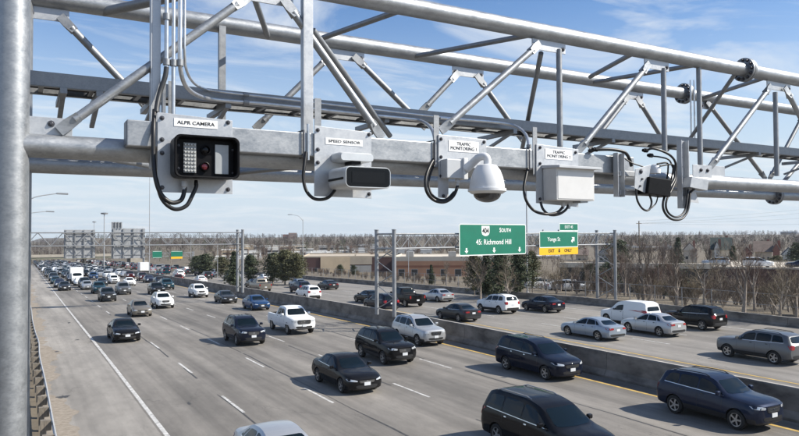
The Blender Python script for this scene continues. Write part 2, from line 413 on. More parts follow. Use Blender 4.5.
# ------------------------------------------------------------------ walls beside the lanes
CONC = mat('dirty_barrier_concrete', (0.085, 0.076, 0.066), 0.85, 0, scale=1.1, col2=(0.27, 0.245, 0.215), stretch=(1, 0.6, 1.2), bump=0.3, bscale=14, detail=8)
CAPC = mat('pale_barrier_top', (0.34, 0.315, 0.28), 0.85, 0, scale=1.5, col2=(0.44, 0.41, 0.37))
def barrier(name, prof, x, label, ys):
    """a long concrete wall: cast in 12 m lengths with a joint between them, profile (dx, z)"""
    t = thing(name, (x, 0, 0), label, 'barrier')
    b = MB()
    n = len(prof)
    for a, c in zip(ys[:-1], ys[1:]):
        g = 0.012
        i = len(b.v)
        for y in (a+g, c-g):
            for dx, z in prof: b.v.append(Vector((x+dx+rx(y), y, rz(y)+z)))
        for k in range(n-1): b.face((i+k, i+k+1, i+n+k+1, i+n+k))
        b.face([i+k for k in range(n)]); b.face([i+n+k for k in range(n)])
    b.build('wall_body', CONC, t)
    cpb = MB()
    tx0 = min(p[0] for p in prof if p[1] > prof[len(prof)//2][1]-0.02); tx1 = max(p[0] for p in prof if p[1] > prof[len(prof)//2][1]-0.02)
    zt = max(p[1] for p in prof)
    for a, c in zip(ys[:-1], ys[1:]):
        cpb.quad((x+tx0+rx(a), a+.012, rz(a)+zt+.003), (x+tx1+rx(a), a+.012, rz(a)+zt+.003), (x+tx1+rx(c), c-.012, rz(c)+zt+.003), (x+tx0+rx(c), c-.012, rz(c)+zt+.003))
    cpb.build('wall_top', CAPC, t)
    return t
BY = list(range(-12, 132, 6)) + list(range(138, 440, 12))
barrier('concrete_median_barrier', [(0, -.05), (0, .08), (.16, .34), (.2, 1.16), (.24, 1.2), (.4, 1.2), (.44, 1.16), (.48, .34), (.62, .08), (.62, -.05)], BAR0, 'long dark concrete barrier dividing oncoming lanes from departing lanes', BY)
barrier('concrete_roadside_barrier', [(0, -.05), (0, .06), (.10, .22), (.15, .66), (.18, .69), (.36, .69), (.40, .66), (.5, -.05)], FBAR, 'long dark concrete barrier between departing lanes and brush bank', BY)
# ------------------------------------------------------------------ guardrail along the shoulder
gr = thing('guardrail', (1.1, 0, 0), 'bent galvanised guardrail on posts along the left shoulder', 'guardrail')
prof = [(-.00, .42), (.05, .47), (.05, .51), (-.02, .565), (-.02, .585), (.05, .64), (.05, .68), (0, .73)]
rb = MB(); gy = [4+2*k for k in range(0, 90)]
def gx(y): return 1.18 + rx(y) + (0.12*math.exp(-((y-46)/4.0)**2)) - 0.03*math.sin(y*0.33)*0.6
for y in gy:
    for dx, z in prof: rb.v.append(Vector((gx(y)+dx, y, rz(y)+z+0.03)))
n = len(prof)
for k in range(len(gy)-1):
    for j in range(n-1): rb.face((k*n+j, k*n+j+1, (k+1)*n+j+1, (k+1)*n+j))
GRAIL = galv('weathered_rail', (0.36, 0.36, 0.355), (0.62, 0.62, 0.61), rough=0.5, metal=0.6)
rb.build('rail', GRAIL, gr, True)
WOODP = mat('weathered_post_timber', (0.11, 0.095, 0.078), 0.9, 0, scale=6, col2=(0.24, 0.21, 0.17), stretch=(3, 3, .6))
for y in gy[3:84]:
    pb = MB(); x = gx(y)
    pb.box((x-.36, y-.09, rz(y)-.5), (x-.18, y+.09, rz(y)+.76))
    pb.box((x-.178, y-.07, rz(y)+.40), (x-.022, y+.07, rz(y)+.74))
    pb.build('post', WOODP, gr)
# ------------------------------------------------------------------ the near gantry: a four-chord tubular box truss
D, D2 = 4.2, 5.25
ZU, ZL = EYE.z+1.658, EYE.z+0.504
RC = 0.066
XB = 25.3
gan = thing('overhead_gantry', (at(12, 200, D).x, D, 0), 'near galvanised tubular box truss gantry spanning the top of the view', 'gantry')
def pipe(name, p, q, r, m=STEEL, n=28, par=None):
    b = MB(); b.tube([p, q], r, n); return b.build(name, m, par or gan, True)
colx = at(11, 200, D).x; colx2 = at(19, 200, D2).x
pipe('column', (colx, D, -.3), (colx, D, EYE.z+3.2), 0.085, STEEL, 36)
pipe('column', (colx2, D2, -.3), (colx2, D2, EYE.z+3.2), 0.075, STEEL2, 32)
pipe('top_chord', (colx, D, ZU), (XB, D, ZU), RC); pipe('top_chord', (colx2, D2, ZU), (XB, D2, ZU), RC)
pipe('bottom_chord', (colx, D, ZL), (XB, D, ZL), RC); pipe('bottom_chord', (colx2, D2, ZL), (XB, D2, ZL), RC*0.93)
def P(px, py, Y=D): return at(px, py, Y)
def fx(p, z): return Vector((p.x, p.y, z))
def bolt_mb(b, p, d=(0, -1, 0), r=0.011, h=0.012):
    d = Vector(d); b.lathe([(0, r*1.7), (h*.25, r*1.7), (h*.25, r), (h, r), (h+.004, r*.6)], p, d, 8)
BOLTS = {}
def bolts_on(par, pts, d=(0, -1, 0), r=0.011, h=0.012, name='bolt'):
    d = tuple(d); k = (d, r, h)
    off = Vector((0, 0, 0)); q = par
    while q is not None: off += Vector(q.location); q = q.parent
    for p in pts:
        if k not in BOLTS:
            b = MB(); bolt_mb(b, (0, 0, 0), d, r, h); o = b.build(name, BOLT, par, True, local=True); BOLTS[k] = o.data
        else: o = bpy.data.objects.new(name, BOLTS[k]); COL.objects.link(o); o.parent = par
        o.location = Vector(p)-off
def gusset(x0, x1, z0, z1, Y, bolts):
    b = MB(); b.box((x0, Y-.005, z0), (x1, Y+.005, z1)); o = b.build('gusset_plate', ALU, gan, bevel=.0015)
    bolts_on(o, [(x, Y-.006, z) for x, z in bolts])
def brace(p, q, r, m=STEEL, flat=True, name='diagonal_brace'):
    """tube with flattened, drilled ends"""
    p, q = Vector(p), Vector(q); d = (q-p).normalized(); L = (q-p).length
    b = MB(); e = 0.075
    if flat:
        b.tube([p+d*e, q-d*e], r, 18)
        side = d.cross(Vector((0, 1, 0))).normalized()
        for s, a in ((1, p), (-1, q)):
            c0 = a+d*s*(e+.03); c1 = a - d*s*.028
            i = len(b.v)
            for c, w, t in ((c0, r*.99, r*.99), (a+d*s*.035, r*1.25, .008), (c1, r*1.15, .006)):
                for sx, sy in ((-1,-1), (1,-1), (1,1), (-1,1)): b.v.append(c + side*sx*w + Vector((0, sy*t, 0)))
            for g in range(2):
                for k in range(4): b.face([i+g*4+k, i+g*4+(k+1) % 4, i+g*4+4+(k+1) % 4, i+g*4+4+k])
            b.face([i+8+k for k in range(4)])
    else: b.tube([p, q], r, 18)
    return b.build(name, m, gan, True)
YF = D-.033
# front face
F = [((63, 128), (246, -2)), ((286, 2), (380, 135)), ((443, 129), (538, 45)), ((579, 150), (648, 65)), ((711, 166), (770, 87)), ((786, 89), (812, 140))]
for a, b_ in F: brace(at(*a, YF), at(*b_, YF), 0.0265)
for a, b_ in (((557, 49), (562, 147)), ((662, 68), (666, 152)), ((699, 64), (700, 168)), ((774, 92), (778, 176))):
    p, q = at(*a, D), at(*b_, D); q.x = (p.x+q.x)/2; p.x = q.x
    brace(p, q, 0.024, STEEL2, flat=False, name='vertical_post')
def gus_px(x0, x1, Y, up, hpx=None, bolts=2):
    a, c = at(x0, 40, Y).x, at(x1, 40, Y).x
    if up: z0, z1 = ZU-RC-.085, ZU-RC*.6
    else: z0, z1 = ZL+RC*.6, ZL+RC+.095
    zz = (z0+.035) if up else (z1-.035)
    gusset(a, c, z0, z1, Y, [(a+.03, zz), (c-.03, zz)] if bolts == 2 else [((a+c)/2, zz)])
for x0, x1 in ((238, 293), (532, 565), (644, 668), (766, 789)): gus_px(x0, x1, D, True)
for x0, x1 in ((30, 73), (358, 392), (432, 452), (556, 592), (692, 722)): gus_px(x0, x1, D, False, bolts=1)
# the flat angle posts that stand in front of the truss
def angle_post(px, w, y0, y1, zt, zb):
    x = at(px, 100, D-.05).x; b = MB()
    b.box((x, D-.075, zb), (x+w, D-.067, zt)); b.box((x-.008, D-.075, zb), (x-.0005, D-.02, zt))
    o = b.build('angle_post', ALU, gan, bevel=.001)
angle_post(303.5, .058, 0, 0, EYE.z+2.4, ZL-.03)
angle_post(151.5, .046, 0, 0, EYE.z+2.4, ZL-.1)
for px in (161, 168):
    x = at(px, 100, D-.05).x; b = MB(); b.box((x, D-.062, ZL+.02), (x+.025, D-.054, ZL+.42)); b.build('hanger_bar', STEEL2, gan)
# rear face
RB = [((63, 19), (152, 112)), ((257, 127), (330, 56)), ((356, 58), (424, 126)), ((422, 111), (457, 74)), ((478, 77), (523, 140)), ((590, 146), (628, 97)), ((638, 99), (668, 148)), ((708, 103), (765, 178)), ((770, 178), (803, 116)), ((700, 165), (690, 150))]
for a, b_ in RB[:-1]: brace(at(*a, D2-.03), at(*b_, D2-.03), 0.0255, STEEL2)
for x0, x1 in ((26, 69), (323, 364), (452, 483), (622, 642), (699, 712)): gus_px(x0, x1, D2, True)
for x0, x1 in ((140, 156), (250, 262), (416, 430), (514, 528), (583, 596), (757, 776)): gus_px(x0, x1, D2, False, bolts=1)
p = at(221, 60, D2); b = MB(); b.box((p.x-.022, D2-.06, ZL), (p.x+.022, D2-.052, ZU)); b.box((p.x-.029, D2-.06, ZL), (p.x-.0225, D2-.02, ZU)); b.build('vertical_post', STEEL2, gan)
# the same bracing carried on to the far column on the median
x = 8.6; k = 0
while x < 24.5:
    for Y, m in ((D-.033, STEEL), (D2-.03, STEEL2)):
        za, zb = (ZL+.09, ZU-.09) if k % 2 == 0 else (ZU-.09, ZL+.09)
        brace((x, Y, za), (x+1.35, Y, zb), .026, m); 
        if k % 2 == 0: gusset(x+1.28, x+1.58, ZU-RC-.085, ZU-RC*.6, Y+.033 if Y < D else D2, [(x+1.33, ZU-.11), (x+1.53, ZU-.11)])
    brace((x+1.42, D, ZL), (x+1.42, D, ZU), .024, STEEL2, flat=False, name='vertical_post')
    brace((x, D, ZU-.03), (x+1.4, D2, ZU-.04), .022, STEEL2, flat=False, name='lateral_brace'); x += 1.5; k += 1
pipe('column', (XB, D, 1.1), (XB, D, EYE.z+2.2), 0.085, STEEL, 36); pipe('column', (XB, D2, 1.1), (XB, D2, EYE.z+2.2), 0.075, STEEL2, 32)
# laterals between the two top chords, and sway struts across the box
def lateral(a, Ya, c, Yc, r=0.022, name='lateral_brace', m=STEEL2):
    brace(Vector((at(*a, Ya).x, Ya, ZU-.035)), Vector((at(*c, Yc).x, Yc, ZU-.045)), r, m, flat=False, name=name)
lateral((311, 27), D2, (398, 11), D); lateral((412, 52), D2, (529, 35), D); lateral((590, 69), D2-.2, (632, 57), D); lateral((590, 80), D2, (694, 68), D)
lateral((700, 92), D2, (764, 82), D); lateral((249, 4), D, (268, 30), D2); lateral((104, 6), D2, (240, -20), D, .034)
def sway(a, Ya, c, Yc): brace(at(*a, Ya), at(*c, Yc), 0.021, STEEL2, flat=False, name='sway_strut')
sway((541, 53), D+.03, (522, 150), D2); sway((735, 74), D+.03, (682, 150), D2); sway((372, -12), D+.03, (345, 130), D2) if False else None
sway((313, 30), D+.05, (390, 136), D+.55)
# bottom laterals
for xa, xb in ((60, 180), (330, 230), (460, 600), (760, 640)):
    brace(Vector((at(xa, 160, D).x, D, ZL-.01)), Vector((at(xb, 168, D2).x, D2, ZL-.01)), .02, STEEL2, flat=False, name='lateral_brace')
# bolted splice flanges
def flange(x, Y, z, r):
    b = MB(); prof = [(-.03, RC+.004), (-.03, r), (-.004, r), (-.004, r-.006), (.004, r-.006), (.004, r), (.03, r), (.03, RC+.004)]
    b.lathe(prof, (x, Y, z), (1, 0, 0), 36); o = b.build('splice_flange', STEEL2, gan, True)
    cs = [Vector((x, Y+(r-.022)*math.cos(2*math.pi*k/12), z+(r-.022)*math.sin(2*math.pi*k/12))) for k in range(12)]
    bolts_on(o, [c-Vector((.03, 0, 0)) for c in cs], (-1, 0, 0), .011, .02); bolts_on(o, [c+Vector((.03, 0, 0)) for c in cs], (1, 0, 0), .011, .02)
for px, Y, z in ((745, D, ZU), (684, D2, ZU), (772, D2, ZL)): flange(at(px, 80, Y).x, Y, z, .118)
# square beam carried on the front of the bottom chord, where the cameras are fixed
YB = D-RC-.052
zb1, zb0 = at(232, 127, YB-.05).z, at(232, 151.5, YB-.05).z
xb0, xb1 = at(127, 130, YB-.05).x, at(634, 165, YB-.05).x
hb = MB()
hb.box((xb0, YB-.05, zb0), (xb1, YB+.05, zb1)); hb.build('camera_rail', STEEL, gan, bevel=.006)
eb = MB(); eb.box((xb0+.0-.004, YB-.042, zb0+.009), (xb0-.0005, YB+.042, zb1-.009)); eb.build('rail_end_cap', STEEL2, gan)
for px in (300, 430, 524, 612):
    x = at(px, 150, YB).x; b = MB()
    b.tube([(x, YB+.0, zb0-.012), (x, YB-.062, zb0-.012), (x, YB-.062, zb1+.012), (x, YB+.06, zb1+.012)], .006, 8); b.build('u_bolt', BOLT, gan, True)

# ------------------------------------------------------------------ cable tray, conduits
YT = 4.86
zt = EYE.z + 0.2023*YT
tray = thing('cable_tray', (colx2+.1, YT, zt), 'long dark cable tray of steel channel carried inside the near gantry', 'cable tray')
h = .084
b = MB()
for y0 in (YT-.15, YT+.15):
    s = 1 if y0 > YT else -1
    b.box((colx2, y0-.004, zt-h/2), (XB, y0+.004, zt+h/2))
    b.box((colx2, min(y0, y0-s*.035), zt+h/2), (XB, max(y0, y0-s*.035), zt+h/2+.004)); b.box((colx2, min(y0, y0-s*.035), zt-h/2-.004), (XB, max(y0, y0-s*.035), zt-h/2))
b.build('side_channel', STEEL2, tray)
x = colx2+.1
while x < XB: b = MB(); b.box((x, YT-.146, zt-h/2+.004), (x+.028, YT+.146, zt-h/2+.03)); b.build('rung', STEEL2, tray); x += .29
b = MB()
for k in range(5):
    y0 = YT-.11+.052*k; pts = [(colx2+.05+i*.4, y0+random.uniform(-.008, .008), zt-h/2+.043+random.uniform(0, .012)) for i in range(70)]
    b.tube(pts, .019+.005*(k % 2), 7)
b.build('tray_cables', RUBBER, tray, True)
for px in (62, 97, 152, 222, 377, 503, 600, 745, 810, 11.0, 14.0, 17.0, 20.0, 23.0):
    x = at(px, 100, YT).x if px > 30 else px; b = MB()
    b.beam((x, YT-.17, zt-h/2-.022), (x, D2-.02, zt-h/2-.022), .04, .036); b.beam((x-.0, YT-.11, zt-h/2-.03), (x, D2-.04, zt-h/2-.16), .03, .02)
    b.build('tray_bracket', STEEL2, tray)
def conduit(label, pts, r, m=CONDUIT, name='conduit', cat='conduit', clamps=(), group=None, n=8):
    t = thing(name, pts[0], label, cat, group)
    b = MB(); sp = spline(pts, n); b.tube(sp, r, 12); b.build('tube', m, t, True)
    for c, d in clamps:
        q = MB(); d = Vector(d).normalized(); q.lathe([(-.018, r+.001), (-.018, r+.008), (.018, r+.008), (.018, r+.001)], c, d, 14); q.build('coupling', STEEL2, t, True)
    return t
YC = D-.11
def vpts(px, y_list, Y): x = at(px, 60, Y).x; return [Vector((x, Y, at(px, y, Y).z)) for y in y_list]
t1 = vpts(166.5, (-60, -20, 20, 62), YC)
conduit('leftmost of three upright conduits, ending at a black flexible hose', t1+[t1[-1]-Vector((0, 0, .03))], .0125, clamps=[(t1[-1], (0, 0, 1)), (t1[2]+Vector((0,0,.02)), (0, 0, 1))], group=None)
f = [t1[-1]-Vector((0, 0, .03)), at(165, 77, YC), at(160, 92, YC), at(157, 106, YC-.02), at(156.5, 112, YC-.03)]
conduit('short black flexible hose bending down behind the left camera plate', f, .0145, mat('grey_flexible_hose', (.05, .052, .055), .45, .3), 'flexible_hose', 'hose')
t2 = vpts(173.5, (-60, -20, 20, 60, 90, 118), YC)
conduit('middle upright conduit running straight down behind the plate reading ALPR CAMERA', t2, .0115, clamps=[(at(173.5, 63, YC), (0, 0, 1))])
YH = YT-.20
t3 = vpts(180, (-60, -20, 20, 55), YC) + [at(181, 72, YC+.03), at(186, 86, YC+.15), at(197, 95, YC+.3), at(214, 99.5, YH), at(260, 103.5, YH), at(308, 108.5, YH), at(360, 114, YH), at(405, 118.5, YH), at(421, 121, YH-.05), at(431, 128, YH-.3), at(435, 140, YC), at(435.5, 158, YC)]
conduit('upright conduit that sweeps into a long run along the tray to the dome camera', t3, .0135, clamps=[(at(180, 63, YC), (0, 0, 1)), (at(246, 102.3, YH), (1, 0, 0)), (at(372, 115.3, YH), (1, 0, 0))])
t4 = vpts(184.5, (-60, -20, 20, 50), YC+.05) + [at(186, 68, YC+.1), at(193, 82, YC+.25), at(205, 89, YH), at(222, 92, YH), at(260, 96.5, YH), at(308, 102, YH), at(360, 108, YH), at(430, 116, YH), at(470, 120, YH)]
conduit('upper long conduit that sweeps off the uprights and follows the tray', t4, .0085, clamps=[(at(246, 94.6, YH), (1, 0, 0))])
t5 = [at(440, 118, YH), at(480, 121, YH), at(504, 123.5, YH), at(517, 127, YH-.1), at(526, 135, YH-.35), at(529, 148, YC), at(529.5, 166, YC)]
conduit('short bent conduit dropping beside the plate reading TRAFFIC MONITORING 2', t5, .0125, clamps=[(at(529, 147, YC), (0, 0, 1))])
t6 = vpts(308, (124, 140, 160), YC-.06)
conduit('short upright conduit behind the plate reading SPEED SENSOR', t6, .010)
for k, px in enumerate((690, 693.6, 697.2)):
    q = vpts(px, (80, 100, 125, 146), D2-.2); conduit('one of three short thin upright conduits right of the cluster of sensors', q, .0095, group='thin upright conduits at the right', n=4)

# ------------------------------------------------------------------ cameras on their plates
YP = YB-.05-.012
def plate(par, pts_px, bolts_px, Y=YP, th=.008, m=ALU):
    b = MB(); pts = [at(x, y, Y) for x, y in pts_px]; b.prism(pts, (0, th, 0)); o = b.build('mounting_plate', m, par, bevel=.0012)
    bolts_on(o, [at(x, y, Y)-Vector((0, .0005, 0)) for x, y in bolts_px], (0, -1, 0), .008, .011)
    return o
def sign_label(par, x0, y0, x1, y1, s, frac, Y=YP, slope=0.06):
    a, c = at(x0, y0, Y), at(x1, y1, Y); z1 = (at(x0, y0, Y).z); z0 = at(x1, y1, Y).z
    b = MB(); b.box((a.x, Y-.003, z0), (c.x, Y-.0005, z1)); o = b.build('label', LABELM, par)
    lines = s.count('\n')+1; hgt = (z1-z0)
    t = text(s, hgt*frac, ((a.x+c.x)/2, Y-.0042, (z0+z1)/2), INK, o, bold=(.008 if lines == 1 else 0))
    w = max(v.co.x for v in t.data.vertices)-min(v.co.x for v in t.data.vertices)
    k = (c.x-a.x)*.86/w; cx = (a.x+c.x)/2-par.location.x
    for v in t.data.vertices: v.co.x = cx+(v.co.x-cx)*k
def hose(par, pts, r=.0125, name='cable'):
    b = MB(); b.tube(spline(pts, 8), r, 12); return b.build(name, RUBBER, par, True)
def gland(par, p, r=.014, m=GREYP):
    b = MB(); b.lathe([(0, r), (.012, r*1.25), (.03, r*1.25), (.035, r*.9), (.05, r*.85)], p, (0, 0, -1), 10); b.build('cable_gland', m, par, True)
# --- plate reader
c = at(196, 155, YP)
al = thing('plate_reader_camera', c, 'black hooded camera with LED grid under a plate reading ALPR CAMERA', 'camera')
plate(al, [(157.5, 112), (232.5, 120.5), (232.5, 194), (157.5, 192)], [(162, 118), (162, 139.5), (162, 153), (162, 187.5), (228, 122.5), (228, 189.5)])
sign_label(al, 174, 117.8, 217.5, 129.2, 'ALPR CAMERA', .60)
YFA = YP-.150
def loft_rr(b, secs, rad, n=5, cap=True):
    """rounded-rectangle sections (cx, y, cz, w, h)"""
    i0 = len(b.v); m = 4*(n+1)
    for cx, y, cz, w, hh, r in secs:
        for u, v in rrect(w, hh, r, n): b.v.append(Vector((cx+u, y, cz+v)))
    for k in range(len(secs)-1):
        for j in range(m): b.face((i0+k*m+j, i0+k*m+(j+1) % m, i0+(k+1)*m+(j+1) % m, i0+(k+1)*m+j))
    if cap: b.face([i0+j for j in range(m)]); b.face([i0+(len(secs)-1)*m+j for j in reversed(range(m))])
a, c2 = at(175, 135, YFA), at(238.5, 179.5, YFA); cx, cz = (a.x+c2.x)/2, (a.z+c2.z)/2; w, hh = c2.x-a.x, a.z-c2.z
b = MB()
loft_rr(b, [(cx, YP-.001, cz, w*.94, hh*.92, .03), (cx, YFA+.055, cz, w*.94, hh*.94, .03), (cx, YFA+.055, cz, w*.90, hh*.9, .028), ], .03)
b.build('housing', BLACKP, al, True)
b = MB()                                                      # open hood: outer and inner skin
o_ = [(cx, YP-.02, cz+.004, w*1.0, hh*1.0, .034), (cx, YFA-.008, cz+.004, w*1.03, hh*1.03, .036), (cx, YFA-.012, cz+.004, w*1.0, hh*1.0, .034), (cx, YFA-.010, cz+.004, w*.955, hh*.94, .032), (cx, YFA+.053, cz+.002, w*.92, hh*.90, .028)]
loft_rr(b, o_, .03, cap=False); b.build('hood', BLACKP, al, True)
fr = Vector((cx, YFA+.026, cz))
def px_rect(x0, y0, x1, y1, Y): a, c = at(x0, y0, Y), at(x1, y1, Y); return a.x, c.z, c.x, a.z
x0, z0, x1, z1 = px_rect(183.5, 142.5, 196, 173, YFA+.045)
b = MB(); b.box((x0, YFA+.041, z0), (x1, YFA+.056, z1)); lp = b.build('led_panel', mat('led_board', (.30, .31, .31), .4), al)
b = MB()
for i in range(4):
    for j in range(8):
        b.lathe([(0, (x1-x0)/9.5), (.004, (x1-x0)/9.5), (.008, (x1-x0)/16)], (x0+(i+.5)*(x1-x0)/4, YFA+.0408, z0+(j+.5)*(z1-z0)/8), (0, -1, 0), 8)
b.build('leds', LED, lp, True)
x0, z0, x1, z1 = px_rect(215, 144.5, 228.5, 174.5, YFA+.045); b = MB(); b.box((x0, YFA+.042, z0), (x1, YFA+.056, z1)); b.build('flash_panel', PANEL, al, bevel=.003)
for px, py, m in ((205.8, 150, LENS), (205, 166.5, REDG)):
    q = at(px, py, YFA+.045); b = MB(); b.lathe([(0, .027), (.016, .027), (.018, .0225), (.004, .0200)], (q.x, YFA+.054, q.z), (0, -1, 0), 24); o = b.build('lens_ring', BLACKP, al, True)
    b = MB(); b.lathe([(0, .0195), (.002, .019), (.005, .012), (.006, .004)], (q.x, YFA+.0485, q.z), (0, -1, 0), 24); b.build('lens', m, o, True)
bolts_on(al, [(at(px, py, YFA+.045).x, YFA+.0535, at(px, py, YFA+.045).z) for px, py in ((179, 145), (179, 168), (186, 177), (216, 178.5), (233, 150), (233, 173))], (0, -1, 0), .004, .004, 'screw')
g0 = at(184.5, 181, YP-.05); gland(al, g0); g1 = at(196, 180, YP-.06); gland(al, g1, .009, BLACKP)
hose(al, [at(154.5, 110, YC-.02), at(153.5, 130, YP-.01), at(153.5, 155, YP-.03), at(155.5, 178, YP-.06), at(161, 194, YP-.07), at(171, 202.5, YP-.07), at(181, 200, YP-.06), at(184.5, 190, YP-.05), at(184.7, 184, YP-.05)], .0125)
hose(al, [at(156, 178, YP-.03), at(162, 199, YP-.06), at(174, 209, YP-.08), at(186, 206, YP-.08), at(192, 196, YP-.07), at(196, 187, YP-.06), at(196.2, 183, YP-.06)], .0115)
# --- speed sensor
c = at(345, 160, YP)
sp = thing('speed_sensor', c, 'silver bullet camera with wide dark window under a plate reading SPEED SENSOR', 'camera')
plate(sp, [(314.5, 125.5), (371.5, 132.5), (371.5, 198.5), (314.5, 196)], [(317.8, 130), (317.8, 149.5), (317.8, 162.5), (369, 134.5), (369, 194)])
b = MB(); q = at(314.5, 98, YP+.012); q2 = at(321, 128, YP+.012); b.box((q.x, YP+.0085, q2.z-.1), (q2.x, YP+.015, q.z)); b.build('back_strap', STEEL2, sp)
sign_label(sp, 325.5, 137.5, 362.5, 146.5, 'SPEED SENSOR', .60)
YFS = YP-.33
x0, z0, x1, z1 = px_rect(345.5, 165.5, 391, 188.8, YFS); cx, cz, w, hh = (x0+x1)/2, (z0+z1)/2, x1-x0, z1-z0
SILV = mat('silver_camera_shell', (0.58, 0.60, 0.61), .36, .35, var=.08, scale=10)
b = MB(); loft_rr(b, [(cx, YP-.06, cz+.004, w*.9, hh*.94, .03), (cx, YP-.07, cz+.004, w*.97, hh*1.0, .032), (cx, YFS+.006, cz, w, hh, .034), (cx, YFS, cz, w*.985, hh*.97, .032), (cx, YFS-.0, cz, w*.965, hh*.91, .028), (cx, YFS+.006, cz, w*.955, hh*.89, .027)], .03); b.build('housing', SILV, sp, True)
b = MB(); loft_rr(b, [(cx, YFS+.0055, cz, w*.95, hh*.88, .026), (cx, YFS+.003, cz, w*.94, hh*.86, .026)], .02); wn = b.build('front_window', LENS, sp)
b = MB(); b.box((cx-w*.36, YFS+.0005, cz-hh*.27), (cx+w*.36, YFS+.0028, cz+hh*.25)); b.build('glass_panel', mat('black_glass_panel', (.006, .006, .007), .16, 0, spec=.3), wn)
b = MB()
for s in (-1,): b.box((cx+s*(w*.487+.006), YFS+.03, cz-.014), (cx+s*(w*.487), YP-.075, cz+.0)); 
b.build('side_groove', BLACKP, sp)
x0, z0, x1, z1 = px_rect(338, 150.5, 372.5, 163.5, YP-.12)
b = MB(); loft_rr(b, [((x0+x1)/2, YP-.001, (z0+z1)/2, (x1-x0)*.96, (z1-z0)*.82, .02), ((x0+x1)/2, YP-.12, (z0+z1)/2, (x1-x0), (z1-z0)*.8, .02), ((x0+x1)/2, YP-.15, (z0+z1)/2-.004, (x1-x0)*.93, (z1-z0)*.62, .016)], .02); b.build('mount_arm', SILV, sp, True)
b = MB(); b.box(((x0+x1)/2-.035, YP-.13, z0-.012), ((x0+x1)/2+.035, YP-.03, z0+.012)); b.build('swivel', BLACKP, sp, bevel=.004)
hose(sp, [at(306, 152, YC-.07), at(304, 168, YC-.09), at(303.5, 180, YC-.1), at(306.5, 191, YC-.11), at(313, 198, YC-.12), at(321, 199.5, YC-.12), at(329, 197, YC-.1), at(335, 190, YC-.09)], .0105)
# --- dome camera
c = at(465, 165, YP)
dm = thing('dome_camera', c, 'white dome camera hanging from an arm under a plate reading TRAFFIC MONITORING 1', 'camera')
plate(dm, [(438.5, 134.5), (486.5, 139.5), (486.5, 169), (448.5, 166), (448.5, 198.5), (438.5, 197.5)], [(441, 139), (484, 142), (441, 157), (441, 176), (443.5, 196)])
b = MB(); q = at(433.5, 115, YP+.012); q2 = at(439, 150, YP+.012); b.box((q.x, YP+.0085, q2.z-.12), (q2.x, YP+.015, q.z)); b.build('back_strap', STEEL2, dm)
sign_label(dm, 448.5, 139.8, 478.5, 153.2, 'TRAFFIC\nMONITORING 1', .42)
x0, z0, x1, z1 = px_rect(447, 158.5, 463.5, 178.5, YP-.085); b = MB(); b.box((x0, YP-.085, z0), (x1, YP-.001, z1)); b.build('junction_box', GREYP, dm, bevel=.006)
x0, z0, x1, z1 = px_rect(464, 158, 467, 179.5, YP-.085); b = MB(); b.box((x0-.01, YP-.10, z0), (x1, YP-.0015, z1)); b.build('arm_base', WHITEP, dm, bevel=.003)
YD = YP-.24
top = at(487, 163, YD)
b = MB(); b.tube(spline([at(466, 169, YP-.09), at(472, 163.5, YP-.13), at(479, 157.5, YD+.05), at(485, 156.5, YD+.01), at(487.3, 160, YD), at(487.3, 166, YD)], 7), [.030]*7+[.028]*7+[.027]*22, 18); b.build('arm', WHITEP, dm, True)
s = (at(502, 180, YD).x-at(472, 180, YD).x)/2; zt_ = at(487, 164, YD).z
H_ = zt_-at(487, 205, YD).z
cx = at(487, 180, YD).x
b = MB(); b.lathe([(0, .022), (.002, .034), (.01, s*.52), (H_*.16, s*.72), (H_*.33, s*.86), (H_*.52, s*.94), (H_*.60, s*.95), (H_*.605, s*1.03), (H_*.67, s*1.03), (H_*.68, s*.97), (H_*.72, s*.86), (H_*.73, s*.8)], (cx, YD, zt_), (0, 0, -1), 40); b.build('dome_shell', WHITEP, dm, True)
b = MB(); r = s*.74; b.lathe([(H_*.70, s*.78)] + [(H_*.73+r*.62*math.sin(k*math.pi/16), r*math.cos(k*math.pi/16)) for k in range(0, 8)] + [(H_*.73+r*.62, .001)], (cx, YD, zt_), (0, 0, -1), 40); b.build('dome_bubble', mat('smoked_dome', (0.03, 0.03, 0.034), .09, 0, coat=.6), dm, True)
gland(dm, at(457.5, 178.5, YP-.05), .014)
hose(dm, [at(435.5, 156, YC-.04), at(429, 168, YC-.09), at(425.5, 180, YC-.12), at(427, 192, YC-.13), at(434, 200, YC-.13), at(444, 202, YP-.07), at(452.5, 197, YP-.06), at(457, 188, YP-.05), at(457.6, 182, YP-.05)], .0115)
hose(dm, [at(437, 160, YC-.02), at(431, 172, YC-.06), at(428.5, 184, YC-.08), at(431.5, 194, YC-.1), at(439, 199.5, YC-.11), at(447, 199, YP-.05), at(454, 192, YP-.04)], .0085)
# --- boxed camera
c = at(560, 175, YP)
bx = thing('boxed_camera', c, 'grey lidded camera enclosure under a plate reading TRAFFIC MONITORING 2', 'camera')
plate(bx, [(536.5, 144), (578.5, 149.5), (578.5, 207), (536.5, 203)], [(540, 147.5), (540, 163.5), (575.5, 152.5), (540, 199)])
b = MB(); q = at(532.5, 127, YP+.012); q2 = at(537, 160, YP+.012); b.box((q.x, YP+.0085, q2.z-.12), (q2.x, YP+.015, q.z)); b.build('back_strap', STEEL2, bx)
sign_label(bx, 545, 148.5, 572, 160.5, 'TRAFFIC\nMONITORING 2', .42)
YX = YP-.155
x0, z0, x1, z1 = px_rect(556.5, 167, 594.5, 201, YX)
b = MB(); b.box((x0, YX, z0), (x1, YP-.004, z1)); b.build('enclosure', mat('light_grey_enclosure', (.60, .60, .59), .42, 0, var=.05, scale=12), bx, bevel=.005)
b = MB(); b.prism([(x0-.012, YX-.045, z1-.006), (x0-.012, YX-.045, z1+.012), (x0-.012, YP-.002, z1+.028), (x0-.012, YP-.002, z1+.002)], (x1-x0+.05, 0, 0)); b.build('lid', GREYP, bx, bevel=.002)
